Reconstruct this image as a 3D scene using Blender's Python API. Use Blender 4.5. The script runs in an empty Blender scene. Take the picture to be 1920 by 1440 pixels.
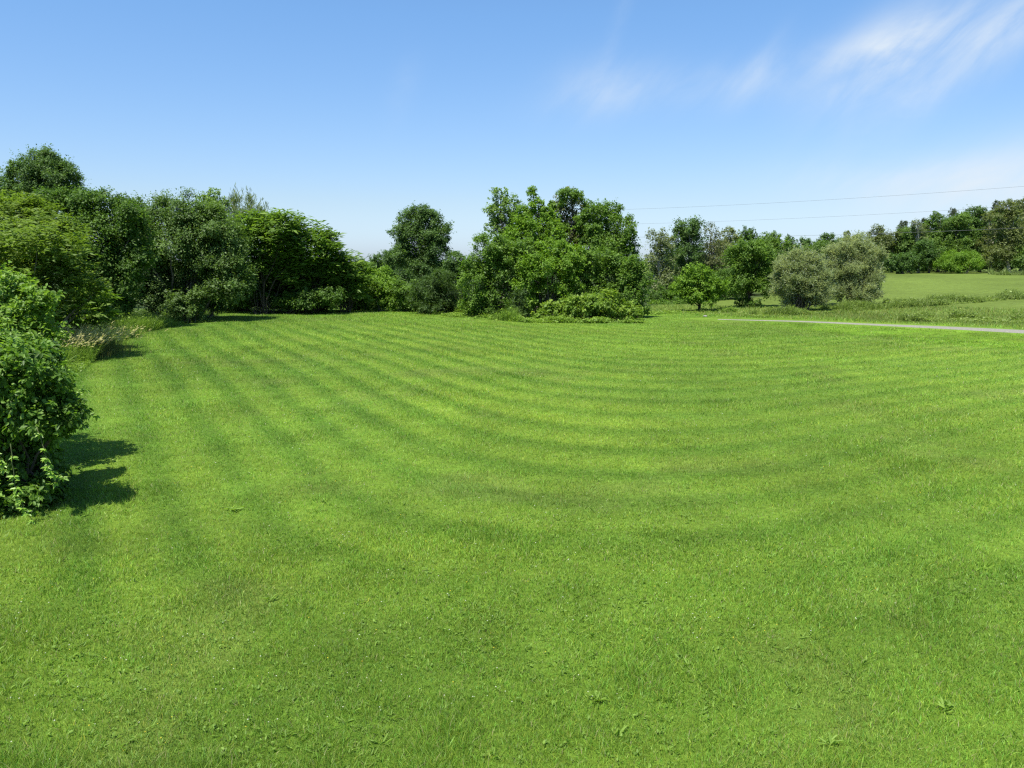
import bpy, math, random
import numpy as np
from mathutils import Vector

scene = bpy.context.scene
COL = scene.collection
PI = math.pi

# ------------------------------------------------------------------ camera
F, PITCH, CAMZ = 1500.0, math.atan(230 / 1500.0), 3.0
cam_d = bpy.data.cameras.new('camera')
cam_d.sensor_width = 36.0
cam_d.lens = 36.0 * F / 1920.0
cam_d.clip_start, cam_d.clip_end = 0.1, 9000
cam = bpy.data.objects.new('camera', cam_d)
cam.location = (0, 0, CAMZ)
cam.rotation_euler = (PI / 2 - PITCH, 0, 0)
COL.objects.link(cam)
scene.camera = cam

# ------------------------------------------------------------------ light
SUN_AZ = math.atan2(-0.56, -0.83)          # clockwise from +Y, towards the sun
SUN_EL = math.radians(67)
SUN_STRENGTH, SKY_STRENGTH, EXPOSURE = 5.0, 0.080, 0.86
sv = Vector((math.sin(SUN_AZ) * math.cos(SUN_EL), math.cos(SUN_AZ) * math.cos(SUN_EL), math.sin(SUN_EL)))
sun_d = bpy.data.lights.new('sun', 'SUN')
sun_d.energy, sun_d.angle, sun_d.color = SUN_STRENGTH, math.radians(0.5), (1.0, 0.955, 0.88)
sun = bpy.data.objects.new('sun', sun_d)
sun.rotation_euler = sv.to_track_quat('Z', 'Y').to_euler()
sun.location = (-30, -10, 60)
COL.objects.link(sun)

scene.view_settings.view_transform = 'Standard'
scene.view_settings.look = 'None'
scene.view_settings.exposure = EXPOSURE
scene.view_settings.gamma = 1
scene.render.engine = 'CYCLES'
cy = scene.cycles
cy.max_bounces, cy.diffuse_bounces, cy.glossy_bounces = 6, 4, 2
cy.transmission_bounces, cy.transparent_max_bounces = 4, 8
cy.use_denoising = False
cy.sample_clamp_indirect = 6
cy.filter_width = 1.3


class NT:
    """small helper round a node tree"""
    def __init__(self, tree):
        self.t = tree
        tree.nodes.clear()

    def n(self, kind, **kw):
        nd = self.t.nodes.new(kind)
        for k, v in kw.items():
            setattr(nd, k, v)
        return nd

    def set(self, sock, v):
        if isinstance(v, bpy.types.NodeSocket):
            self.t.links.new(v, sock)
        else:
            sock.default_value = v

    def math(self, op, a, b=0.0, c=0.0, clamp=False):
        nd = self.n('ShaderNodeMath', operation=op, use_clamp=clamp)
        for i, v in enumerate((a, b, c)):
            self.set(nd.inputs[i], v)
        return nd.outputs[0]

    def mix(self, f, a, b, blend='MIX'):
        nd = self.n('ShaderNodeMix', data_type='RGBA', blend_type=blend)
        self.set(nd.inputs[0], f)
        self.set(nd.inputs[6], a)
        self.set(nd.inputs[7], b)
        return nd.outputs[2]

    def maprange(self, v, a, b, c=0.0, d=1.0, smooth=True):
        nd = self.n('ShaderNodeMapRange', interpolation_type='SMOOTHSTEP' if smooth else 'LINEAR')
        for i, x in enumerate((v, a, b, c, d)):
            self.set(nd.inputs[i], x)
        return nd.outputs[0]


world = bpy.data.worlds.new('World')
scene.world = world
world.use_nodes = True
w = NT(world.node_tree)
sky = w.n('ShaderNodeTexSky', sky_type='NISHITA')
sky.sun_disc = False
sky.sun_elevation = SUN_EL
sky.sun_rotation = SUN_AZ % (2 * PI)
sky.altitude = 100
sky.air_density, sky.dust_density, sky.ozone_density = 1.0, 0.6, 2.2
tc = w.n('ShaderNodeTexCoord')
sep = w.n('ShaderNodeSeparateXYZ')
w.set(sep.inputs[0], tc.outputs['Generated'])
dx, dy, dz = sep.outputs
hor = w.math('SQRT', w.math('ADD', w.math('MULTIPLY', dx, dx), w.math('MULTIPLY', dy, dy)))
az = w.math('ARCTAN2', dx, dy)
el = w.math('ARCTAN2', dz, hor)


def sky_noise(rot, sx, sy, scale, detail, off=0.0, distort=0.0, rough=0.55):
    ca, sa = math.cos(rot), math.sin(rot)
    a = w.math('ADD', w.math('MULTIPLY', az, ca), w.math('MULTIPLY', el, sa))
    b = w.math('SUBTRACT', w.math('MULTIPLY', el, ca), w.math('MULTIPLY', az, sa))
    cb = w.n('ShaderNodeCombineXYZ')
    w.set(cb.inputs[0], w.math('MULTIPLY', a, sx))
    w.set(cb.inputs[1], w.math('MULTIPLY', b, sy))
    cb.inputs[2].default_value = off
    nz = w.n('ShaderNodeTexNoise')
    w.set(nz.inputs['Vector'], cb.outputs[0])
    nz.inputs['Scale'].default_value = scale
    nz.inputs['Detail'].default_value = detail
    nz.inputs['Roughness'].default_value = rough
    nz.inputs['Distortion'].default_value = distort
    return nz.outputs[0]


def sky_blob(a0, e0, rot, ra, re):
    ca, sa = math.cos(rot), math.sin(rot)
    a1 = w.math('SUBTRACT', az, a0)
    e1 = w.math('SUBTRACT', el, e0)
    p = w.math('DIVIDE', w.math('ADD', w.math('MULTIPLY', a1, ca), w.math('MULTIPLY', e1, sa)), ra)
    q = w.math('DIVIDE', w.math('SUBTRACT', w.math('MULTIPLY', e1, ca), w.math('MULTIPLY', a1, sa)), re)
    r2 = w.math('ADD', w.math('MULTIPLY', p, p), w.math('MULTIPLY', q, q))
    return w.math('POWER', 2.718, w.math('MULTIPLY', r2, -1.0))


def pix_dir(u, v):
    x, y = (u - 960) / F, (720 - v) / F
    d = Vector((x, math.cos(PITCH) + y * math.sin(PITCH), -math.sin(PITCH) + y * math.cos(PITCH)))
    return math.atan2(d.x, d.y), math.atan2(d.z, math.hypot(d.x, d.y))


fibre = sky_noise(math.radians(43), 2.2, 7.5, 4.0, 9.0, 3.1, 0.9, 0.6)
soft = sky_noise(math.radians(30), 3.0, 5.0, 3.0, 6.0, 8.4, 0.5)
cloud = 0.0
for (u, v, rot, ra, re, amt, bias) in (
        (1645, 105, 30, .065, .030, .95, .18), (1850, 80, 34, .11, .026, .85, .1), (1800, 20, 36, .12, .018, .36, .0),
        (1560, 120, 8, .15, .024, .26, .1), (1125, 165, 12, .060, .030, .34, .15), (1260, 165, 4, .11, .024, .22, .1), (1420, 130, 55, .04, .012, .24, .1),
        (755, 165, 70, .04, .016, .10, .1), (1165, 30, 70, .06, .010, .13, .0), (1900, 350, 12, .14, .042, .85, .45), (1690, 335, 0, .13, .024, .50, .3)):
    a0, e0 = pix_dir(u, v)
    m = sky_blob(a0, e0, math.radians(rot), ra, re)
    f = w.maprange(w.math('ADD', w.math('MULTIPLY', fibre, .38), w.math('MULTIPLY', soft, .68)), .32, .80, bias, 1.0)
    m = w.math('MULTIPLY', w.math('MULTIPLY', m, f), amt)
    cloud = w.math('ADD', cloud, m)
cloud = w.math('MINIMUM', cloud, .85)
gam = w.n('ShaderNodeGamma')
gam.inputs[1].default_value = 1.0
w.set(gam.inputs[0], sky.outputs[0])
hz = w.maprange(el, math.radians(1), math.radians(16), 0, 1, False)      # whiter towards the horizon, as on a humid day
tintn = w.mix(1.0, gam.outputs[0], w.mix(hz, w.mix(w.maprange(el, math.radians(.3), math.radians(4.6), 0, 1), (0.815, 0.985, 1.41, 1), (0.885, 0.905, 1.06, 1)), (0.84, 1.10, 1.30, 1)), 'MULTIPLY')
skyc = w.mix(cloud, tintn, (5.4, 6.0, 6.6, 1))
bg = w.n('ShaderNodeBackground')
w.set(bg.inputs[0], skyc)
bg.inputs[1].default_value = SKY_STRENGTH
wo = w.n('ShaderNodeOutputWorld')
w.set(wo.inputs[0], bg.outputs[0])


# ------------------------------------------------------------------ maths helpers
def sstep(a, b, x):
    t = np.clip((x - a) / (b - a), 0, 1)
    return t * t * (3 - 2 * t)


_tab = np.random.default_rng(7).random((256, 256))


def vnoise(x, y, s=1.0, o=0.0):
    x = np.asarray(x, float) / s + 37.3 + o
    y = np.asarray(y, float) / s + 91.7 + o * 1.7
    xi, yi = np.floor(x).astype(int), np.floor(y).astype(int)
    fx, fy = x - xi, y - yi
    fx, fy = fx * fx * (3 - 2 * fx), fy * fy * (3 - 2 * fy)
    g = lambda i, j: _tab[i % 256, j % 256]
    return (g(xi, yi) * (1 - fx) + g(xi + 1, yi) * fx) * (1 - fy) + (g(xi, yi + 1) * (1 - fx) + g(xi + 1, yi + 1) * fx) * fy


def fbm(x, y, s, o=0.0, n=4):
    r, a, t = 0.0, 1.0, 0.0
    for k in range(n):
        r = r + a * vnoise(x, y, s / 2 ** k, o + 11.3 * k)
        t += a
        a *= .55
    return r / t


ROAD0, RDIR, RNOR = np.array([22.1, 34.4]), np.array([-.802, .597]), np.array([.597, .802])


def road_d(x, y):
    return (x - ROAD0[0]) * RNOR[0] + (y - ROAD0[1]) * RNOR[1]


def H(x, y):
    x, y = np.asarray(x, float), np.asarray(y, float)
    d = road_d(x, y)
    right = sstep(3, 20, x - .12 * (y - 40))
    z = 1.75 * sstep(3, 64, d) * right - 1.2 * sstep(80, 200, d) * right
    z = z + .10 * (fbm(x, y, 9, 3.0, 2) - .5) + .22 * (fbm(x, y, 22, 5.0, 2) - .5) * sstep(5, 30, d) * right
    z = z + .30 * np.exp(-((x - 34) / 9) ** 2 - ((y - 78) / 8) ** 2)
    z = z - .10 * np.exp(-((d + 4.2) / 1.6) ** 2) * sstep(8, 16, x)          # shallow ditch before the road
    z = z - .35 * sstep(46, 58, y) * (1 - sstep(-6, 2, x))                   # falls away behind the crest
    return z


def ray(u, v):
    x, y = (u - 960) / F, (720 - v) / F
    return np.array([x, math.cos(PITCH) + y * math.sin(PITCH), -math.sin(PITCH) + y * math.cos(PITCH)])


def at_depth(u, v, Y):
    d = ray(u, v)
    t = Y / d[1]
    return np.array([0, 0, CAMZ]) + d * t, t / F          # point and metres per pixel there


def on_ground(u, v):
    d = ray(u, v)
    t = CAMZ / max(1e-4, -d[2])
    t = min(t, 200)
    lo = 2.0
    for k in range(4000):                                    # first hit of the ground
        p = np.array([0, 0, CAMZ]) + d * lo
        if p[2] <= float(H(p[0], p[1])) or lo > 260:
            break
        lo += .04 + lo * .002
    return p[0], p[1]


def inside(poly, x, y):
    r = np.zeros(np.shape(x), bool)
    n = len(poly)
    for i in range(n):
        (x1, y1), (x2, y2) = poly[i], poly[(i + 1) % n]
        c = ((y1 > y) != (y2 > y)) & (x < (x2 - x1) * (y - y1) / (y2 - y1 + 1e-12) + x1)
        r ^= c
    return r


def seg_dist(pl, x, y):
    best = np.full(np.shape(x), 1e9)
    for (a, b) in zip(pl[:-1], pl[1:]):
        vx, vy = b[0] - a[0], b[1] - a[1]
        t = np.clip(((x - a[0]) * vx + (y - a[1]) * vy) / (vx * vx + vy * vy + 1e-9), 0, 1)
        best = np.minimum(best, np.hypot(x - a[0] - t * vx, y - a[1] - t * vy))
    return best


EDGE = [(-9.5, 3.0), (-7.6, 6.2), on_ground(0, 1000), on_ground(80, 985), (-6.2, 11.5), (-9.2, 15.5), on_ground(128, 694), on_ground(200, 642), on_ground(330, 609),
        on_ground(480, 581), on_ground(560, 578), on_ground(640, 577), on_ground(760, 584), on_ground(860, 594), on_ground(1000, 605),
        on_ground(1205, 606), (7.0, 42.5), (8.4, 50), (11, 56)]
WILD = EDGE + [(20, 62), (60, 900), (-900, 900), (-140, 3)]
VERGE = [on_ground(1440, 606), on_ground(1560, 625), on_ground(1700, 640), on_ground(1930, 659), (24, 24), (40, 20), (42, 23.0), ]


def stripe(x, y):
    a = .883 * x + .469 * y + 3.1
    b = -.515 * x + .857 * y
    k = 5.0
    h = np.clip(.5 + .5 * (b - a) / k, 0, 1)
    g = b * (1 - h) + a * h - k * h * (1 - h)
    g = g + .45 * (fbm(x, y, 6, 2.0, 3) - .5)
    q = g / 1.02
    s = 1.05 * np.tanh(1.5 * np.sin(2 * PI * q)) + .3 * np.sin(4 * PI * q + 1.0) + .5 * (vnoise(np.floor(q), 0 * q, 1.0, 3) - .5)
    far = np.hypot(x, y)
    strength = (.62 + .60 * (1 - sstep(-4, 6, x))) * sstep(5.5, 9.5, far) * (1 - .75 * sstep(33, 44, far)) * (.45 + .9 * fbm(x, y, 4, 9.0, 2))
    strength = strength * np.where(road_d(x, y) < -3, 1, 0)
    return s * strength


def lawn_col(x, y):
    """colour of the grass: patches, clover, and the light and dark of the mower stripes painted in"""
    x, y = np.asarray(x, float), np.asarray(y, float)
    base = np.array([.162, .274, .030])
    c = np.ones(x.shape + (3,)) * base
    s = stripe(x, y)
    c *= (1 + .115 * s)[..., None] * np.array([1, 1, 1])  # light on blades bent by the mower, put into the colour
    c[..., 0] *= 1 + .07 * s
    n1 = fbm(x, y, 6.5, 1.0, 3) - .5
    n2 = fbm(x, y, 1.1, 4.0, 3) - .5
    n3 = fbm(x, y, 2.6, 6.0, 4) - .5
    c *= (1 + .34 * n1 + .42 * n2)[..., None]
    c[..., 0] *= 1 + .25 * n3
    c[..., 1] *= 1 + .10 * n3
    dry = sstep(.60, .78, fbm(x, y, 1.9, 14.0, 4))[..., None] * .20      # worn, straw coloured patches
    c = c * (1 - dry) + dry * np.array([.20, .20, .07])
    r = sstep(2, 10, x - .25 * y)[..., None]                                    # the right of the lawn is paler
    c = c * (1 + .14 * r * np.array([1.3, 1, 1.4]))
    lf = (1 - sstep(-9, 1, x + .12 * y))[..., None]                            # darker on the left, towards the thicket
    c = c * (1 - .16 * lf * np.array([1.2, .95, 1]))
    d = road_d(x, y)
    fld = (sstep(1, 4, d) * sstep(2, 10, x))[..., None]                      # the rough field past the road
    fc = np.array([.158, .226, .040]) * (1 + .7 * (fbm(x, y, 7, 20.0, 4) - .5))[..., None]
    c = c * (1 - fld) + fc * fld
    vg = inside([tuple(p) for p in VERGE] + [(44, 24), tuple(ROAD0 - RDIR * 20 + RNOR * -1.0), tuple(ROAD0 + RDIR * 12 - RNOR * 1.0)], x, y)[..., None]
    c = np.where(vg, c * np.array([.92, .98, .75]) * (1 + .5 * n2)[..., None], c)
    return np.clip(c, .008, .6)


# ------------------------------------------------------------------ mesh helpers
def set_props(o, label=None, category=None, group=None, kind=None):
    for k, v in (('label', label), ('category', category), ('group', group), ('kind', kind)):
        if v:
            o[k] = v
    return o


def mesh_obj(name, V, loops, totals, mat, parent=None, smooth=False, attrs=None):
    me = bpy.data.meshes.new(name)
    V = np.ascontiguousarray(V, np.float32)
    loops = np.ascontiguousarray(loops, np.int32).ravel()
    totals = np.ascontiguousarray(totals, np.int32)
    starts = np.concatenate(([0], np.cumsum(totals)[:-1])).astype(np.int32)
    me.vertices.add(len(V))
    me.vertices.foreach_set('co', V.ravel())
    me.loops.add(len(loops))
    me.loops.foreach_set('vertex_index', loops)
    me.polygons.add(len(totals))
    me.polygons.foreach_set('loop_start', starts)
    try:
        me.polygons.foreach_set('loop_total', totals)
    except Exception:
        pass
    if smooth:
        me.polygons.foreach_set('use_smooth', np.ones(len(totals), bool))
    for an, kind, arr in (attrs or ()):
        at = me.attributes.new(an, kind, 'POINT')
        if kind == 'FLOAT':
            at.data.foreach_set('value', np.ascontiguousarray(arr, np.float32).ravel())
        else:
            c4 = np.ones((len(V), 4), np.float32)
            c4[:, :3] = arr
            at.data.foreach_set('color', c4.ravel())
    me.update()
    me.validate()
    me.materials.append(mat)
    o = bpy.data.objects.new(name, me)
    COL.objects.link(o)
    if parent is not None:
        o.parent = parent
    return o


class Tubes:
    def __init__(self):
        self.V, self.L, self.T, self.n = [], [], [], 0

    def tube(self, pts, rad, sides=6):
        pts = np.asarray(pts, float)
        m = len(pts)
        tan = np.gradient(pts, axis=0)
        tan /= np.linalg.norm(tan, axis=1)[:, None] + 1e-9
        ref = np.array([.31, .87, .2]) if abs(tan[0][2]) > .6 else np.array([0, 0, 1.])
        a = np.cross(tan, ref)
        a /= np.linalg.norm(a, axis=1)[:, None] + 1e-9
        b = np.cross(tan, a)
        th = np.arange(sides) * 2 * PI / sides
        ring = pts[:, None, :] + np.asarray(rad)[:, None, None] * (np.cos(th)[None, :, None] * a[:, None, :] + np.sin(th)[None, :, None] * b[:, None, :])
        self.V.append(ring.reshape(-1, 3))
        i, j = np.meshgrid(np.arange(m - 1), np.arange(sides), indexing='ij')
        i, j = i.ravel(), j.ravel()
        j2 = (j + 1) % sides
        q = np.stack([i * sides + j, i * sides + j2, (i + 1) * sides + j2, (i + 1) * sides + j], 1) + self.n
        self.L.append(q.ravel())
        self.T.append(np.full(len(q), 4))
        for k in (0, m - 1):                                              # caps
            c = np.arange(sides) + k * sides + self.n
            self.L.append(c if k else c[::-1])
            self.T.append([sides])
        self.n += m * sides

    def build(self, name, mat, parent=None):
        return mesh_obj(name, np.concatenate(self.V), np.concatenate(self.L), np.concatenate(self.T), mat, parent, smooth=True)


def wobble(rng, p, q, n, amt, sag=0.0):
    t = np.linspace(0, 1, n)[:, None]
    p, q = np.asarray(p, float), np.asarray(q, float)
    L = np.linalg.norm(q - p)
    pts = p * (1 - t) + q * t
    off = rng.normal(0, 1, (3, 3)) * amt * L
    for k in range(3):
        pts = pts + off[k] * np.sin(PI * (k + 1) * t) / (k + 1)
    pts[:, 2] += sag * L * np.sin(PI * t[:, 0])
    return pts


def unit(a):
    return a / (np.linalg.norm(a, axis=-1, keepdims=True) + 1e-9)


# ------------------------------------------------------------------ materials
def leaf_mat(name, dark, mid, light, trans=.42, spec=.25, rough=.55, back=None):
    m = bpy.data.materials.new(name)
    m.use_nodes = True
    t = NT(m.node_tree)
    at = t.n('ShaderNodeAttribute', attribute_name='tint')
    cr = t.n('ShaderNodeValToRGB')
    e = cr.color_ramp.elements
    dark, mid, light = [(c[0] * 1.52, c[1] * 1.42, c[2] * 1.25) for c in (dark, mid, light)]
    e[0].position, e[0].color = 0.05, (*dark, 1)
    e[1].position, e[1].color = 0.95, (*light, 1)
    k = e.new(.5)
    k.color = (*mid, 1)
    t.set(cr.inputs[0], at.outputs['Fac'])
    col = cr.outputs[0]
    if back:
        gm = t.n('ShaderNodeNewGeometry')
        col = t.mix(gm.outputs['Backfacing'], col, (*back, 1))
    p = t.n('ShaderNodeBsdfPrincipled')
    t.set(p.inputs['Base Color'], col)
    p.inputs['Roughness'].default_value = rough
    p.inputs['Specular IOR Level'].default_value = spec
    tr = t.n('ShaderNodeBsdfTranslucent')
    t.set(tr.inputs[0], t.mix(1.0, col, (1.42, 1.5, .65, 1), 'MULTIPLY'))
    mx = t.n('ShaderNodeMixShader')
    mx.inputs[0].default_value = trans
    t.set(mx.inputs[1], p.outputs[0])
    t.set(mx.inputs[2], tr.outputs[0])
    o = t.n('ShaderNodeOutputMaterial')
    t.set(o.inputs[0], mx.outputs[0])
    return m


def bark_mat(name, a, b, scale=9.0):
    m = bpy.data.materials.new(name)
    m.use_nodes = True
    t = NT(m.node_tree)
    tcn = t.n('ShaderNodeTexCoord')
    mp = t.n('ShaderNodeMapping')
    mp.inputs['Scale'].default_value = (1, 1, .25)
    t.set(mp.inputs[0], tcn.outputs['Object'])
    nz = t.n('ShaderNodeTexNoise')
    nz.inputs['Scale'].default_value = scale
    nz.inputs['Detail'].default_value = 5
    t.set(nz.inputs['Vector'], mp.outputs[0])
    p = t.n('ShaderNodeBsdfPrincipled')
    t.set(p.inputs['Base Color'], t.mix(t.maprange(nz.outputs[0], .35, .65), (*a, 1), (*b, 1)))
    p.inputs['Roughness'].default_value = .9
    bp = t.n('ShaderNodeBump')
    bp.inputs['Strength'].default_value = .5
    bp.inputs['Distance'].default_value = .02
    t.set(bp.inputs['Height'], nz.outputs[0])
    t.set(p.inputs['Normal'], bp.outputs[0])
    o = t.n('ShaderNodeOutputMaterial')
    t.set(o.inputs[0], p.outputs[0])
    return m


BARK = {'grey': bark_mat('grey bark', (.07, .06, .045), (.16, .14, .11)),
        'brown': bark_mat('brown bark', (.030, .024, .017), (.075, .060, .042)),
        'white': bark_mat('pale birch bark', (.22, .205, .165), (.46, .43, .36), 14),
        'stem': bark_mat('green stem', (.05, .07, .018), (.09, .11, .03))}

SP = {}


def species(key, cols, **kw):
    d = dict(ll=.11, lw=.072, lai=2.6, rb=.35, up=.35, droop=.25, k=10, scat=.9, sprig=.17, mode='shoot', down=.45, six=False, jit=.22)
    mk = {k: kw.pop(k) for k in ('trans', 'spec', 'rough', 'back') if k in kw}
    d.update(kw)
    d['mat'] = leaf_mat(key + ' leaves', *cols, **mk)
    SP[key] = d


species('vine_shrub', ((.035, .075, .012), (.070, .145, .022), (.120, .215, .035)), ll=.060, lw=.038, lai=2.5, six=True, k=14, rb=.30, jit=.30, sprig=.10, spec=.3, rough=.5, droop=.35)
species('light_vine', ((.055, .110, .015), (.095, .180, .028), (.150, .245, .045)), ll=.060, lw=.036, lai=2.5, six=True, k=14, rb=.32, jit=.30, sprig=.14, spec=.3, rough=.5)
species('sumac_gold', ((.047, .090, .012), (.077, .135, .019), (.118, .180, .032)), ll=.17, lw=.05, jit=.3, lai=3.0, mode='rosette', rb=.42, k=10, up=.7, droop=.45)
species('sumac', ((.040, .085, .012), (.070, .135, .018), (.115, .190, .028)), ll=.30, lw=.085, lai=3.0, mode='rosette', rb=.40, k=10, up=.7, droop=.5, down=.25)
species('dark_green', ((.028, .062, .012), (.050, .105, .018), (.085, .155, .028)), ll=.100, lw=.066)
species('grey_green', ((.036, .070, .018), (.062, .115, .028), (.100, .168, .048)), ll=.10, lw=.062, lai=2.9, spec=.3)
species('ash', ((.030, .065, .018), (.055, .108, .028), (.085, .150, .045)), ll=.13, lw=.072, lai=2.6, sprig=.07)
species('poplar', ((.055, .105, .018), (.095, .170, .035), (.150, .230, .065)), ll=.105, lw=.085, lai=1.9, sprig=.2, spec=.35)
species('bright', ((.055, .115, .012), (.090, .175, .018), (.135, .230, .028)), ll=.100, lw=.07, lai=2.7, sprig=.1)
species('mid', ((.040, .085, .013), (.070, .138, .020), (.110, .190, .032)), ll=.100, lw=.066, lai=2.8)
species('feather', ((.060, .095, .035), (.095, .140, .055), (.140, .185, .085)), ll=.22, lw=.03, lai=.8, up=1.6, sprig=.5, k=12, scat=.35, droop=-.3)
species('twiggy', ((.050, .068, .026), (.080, .100, .040), (.115, .135, .058)), ll=.12, lw=.07, lai=.85, sprig=.12)
species('conifer', ((.024, .050, .014), (.040, .078, .020), (.060, .110, .028)), ll=.17, lw=.035, lai=1.9, droop=.1, up=.15, k=14, scat=.6)
species('blue_conifer', ((.030, .048, .030), (.045, .068, .045), (.062, .088, .060)), ll=.24, lw=.06, lai=1.6, up=.3, k=12, scat=.5)
species('willow', ((.064, .094, .036), (.098, .138, .056), (.145, .190, .092)), ll=.12, lw=.034, lai=3.2, up=.9, k=12, scat=.55, sprig=.15, rb=.34, droop=.0, spec=.3, back=(.36, .40, .29))
species('pale_birch', ((.065, .092, .036), (.105, .140, .060), (.155, .190, .095)), ll=.13, lw=.085, lai=1.6, sprig=.2, spec=.3)
species('far_mid', ((.042, .082, .018), (.070, .130, .026), (.105, .180, .040)), ll=.155, lw=.10, lai=2.6)
species('far_dark', ((.028, .060, .016), (.046, .095, .022), (.070, .135, .032)), ll=.155, lw=.10, lai=2.8)
species('far_olive', ((.055, .080, .026), (.085, .115, .038), (.120, .150, .055)), ll=.17, lw=.10, lai=2.0, sprig=.16)
species('mound', ((.060, .115, .014), (.100, .175, .024), (.155, .225, .040)), ll=.13, lw=.11, lai=2.6, rb=.3, sprig=.03, droop=.3)


# ------------------------------------------------------------------ leaves
def leaf_geo(P, D, N, L, W, six):
    S = unit(np.cross(D, N))
    N = np.cross(S, D)
    L, W = L[:, None], W[:, None]
    n = len(P)
    if not six:
        V = np.stack([P, P + D * L * .42 + S * W * .5 + N * W * .10, P + D * L - N * L * .10, P + D * L * .42 - S * W * .5 + N * W * .10], 1).reshape(-1, 3)
        F = np.arange(4 * n)
        return V, F, np.full(n, 4), 4
    V = np.stack([P, P + D * L * .28 + S * W * .46 + N * W * .12, P + D * L * .68 + S * W * .36 + N * W * .06, P + D * L - N * L * .14,
                  P + D * L * .68 - S * W * .36 + N * W * .06, P + D * L * .28 - S * W * .46 + N * W * .12], 1).reshape(-1, 3)
    o = np.arange(n)[:, None] * 6
    F = np.concatenate([o + np.array([0, 1, 2, 3]), o + np.array([0, 3, 4, 5])], 1).ravel()
    return V, F, np.full(2 * n, 4), 6


def make_leaves(rng, lobes, sp):
    """lobes: rows cx cy cz rx ry rz. returns leaf arrays and the bough centres"""
    Ps, Ds, Ns, Ls, Ws, Ts, boughs = [], [], [], [], [], [], []
    lob = np.asarray(lobes, float)
    for li, (cx, cyy, cz, rx, ry, rz) in enumerate(lob):
        c, r = np.array([cx, cyy, cz]), np.array([rx, ry, rz])
        R = (rx * ry * rz) ** (1 / 3)
        larea = .55 * sp['ll'] * sp['lw']
        n = sp['lai'] * 2 * PI * R * R / larea
        rb = sp['rb'] * R
        nb = max(7, int(2.6 / sp['rb'] ** 2))
        dirs = unit(rng.normal(size=(nb * 4, 3)))
        dirs = dirs[rng.random(len(dirs)) < sp['down'] + (1 - sp['down']) * (dirs[:, 2] + 1) / 2 * 1.3][:nb]
        bc = c + dirs * r * (.50 + .42 * rng.random((len(dirs), 1)) ** .7)
        keep = np.ones(len(bc), bool)
        for lj, l2 in enumerate(lob):
            if lj != li:
                q = np.linalg.norm((bc - l2[:3]) / l2[3:], axis=1)
                keep &= q > .5
        bc, dirs = bc[keep], dirs[keep]
        if not len(bc):
            continue
        boughs.extend(bc)
        k = sp['k']
        ns = max(2, int(n / max(1, nb) / k))
        B = len(bc)
        bs = np.repeat(np.arange(B), ns)
        m = len(bs)
        bt = rng.normal(0, .13, B)[bs]
        bsz = rng.uniform(.75, 1.25, B)[bs]
        sd = unit(dirs[bs] * .75 + rng.normal(0, .62, (m, 3)) + np.array([0, 0, sp['up']]))
        root = bc[bs] + rng.normal(0, .38, (m, 3)) * rb * np.array([1, 1, .75])
        sl = rb * bsz * rng.uniform(.45, 1.05, m)
        wild = rng.random(m) < sp['sprig']
        sl = np.where(wild, np.minimum(sl * 2.7, sl + 1.0), sl)
        si = np.repeat(np.arange(m), k)
        M = len(si)
        if sp['mode'] == 'rosette':
            tip = root + sd * sl[:, None] * .7
            ang = rng.uniform(0, 2 * PI, M)
            D = np.stack([np.cos(ang), np.sin(ang), rng.uniform(-sp['droop'], .35, M)], 1)
            D = unit(D + sd[si] * .25)
            P = tip[si] + D * sp['ll'] * rng.uniform(.0, .55, M)[:, None] + rng.normal(0, .05, (M, 3))
            N = unit(np.array([0, 0, 1.]) + dirs[bs][si] * .6 + rng.normal(0, .42, (M, 3)))
        else:
            t = (np.tile(np.arange(k), m) + rng.random(M)) / k
            P = root[si] + sd[si] * (sl[si] * t)[:, None]
            P[:, 2] -= .18 * sl[si] * t * t * max(0, sp['droop'])
            per = rng.normal(size=(M, 3))
            per = unit(per - (per * sd[si]).sum(1, keepdims=True) * sd[si])
            P = P + per * (.10 + .12 * rng.random((M, 1))) * np.minimum(rb, .5) * sp['scat'] * np.where(wild, .45, 1)[si][:, None]
            D = unit(per * sp['scat'] + sd[si] * .45 + np.array([0, 0, -sp['droop']]))
            N = unit(np.array([0, 0, .75]) + dirs[bs][si] * .55 + rng.normal(0, .45, (M, 3)))
        nf = int(n * sp.get('fill', .28))                     # loose leaves through the inside
        fp = c + unit(rng.normal(size=(nf, 3))) * r * (rng.random((nf, 1)) ** .4) * .86
        P = np.concatenate([P, fp])
        D = np.concatenate([D, unit(rng.normal(size=(nf, 3)) * np.array([1, 1, .5]))])
        N = np.concatenate([N, unit(np.array([0, 0, .7]) + rng.normal(0, .5, (nf, 3)))])
        si = np.concatenate([si, rng.integers(0, m, nf)])
        M = len(P)
        Ps.append(P); Ds.append(D); Ns.append(N)
        sz = np.exp(rng.normal(0, .22, M))
        Ls.append(sp['ll'] * sz)
        Ws.append(sp['lw'] * sz * rng.uniform(.85, 1.15, M))
        Ts.append(np.clip(.47 + bt[si] + rng.normal(0, sp['jit'] * .8, M) + .10 * wild[si], 0, 1))
    return [np.concatenate(a) for a in (Ps, Ds, Ns, Ls, Ws, Ts)], np.array(boughs)


def leaf_obj(name, arr, sp, parent):
    P, D, N, L, W, T = arr
    V, Fc, tot, per = leaf_geo(P, D, N, L, W, sp['six'])
    return mesh_obj(name, V, Fc, tot, sp['mat'], parent, attrs=[('tint', 'FLOAT', np.repeat(T, per))])


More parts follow.
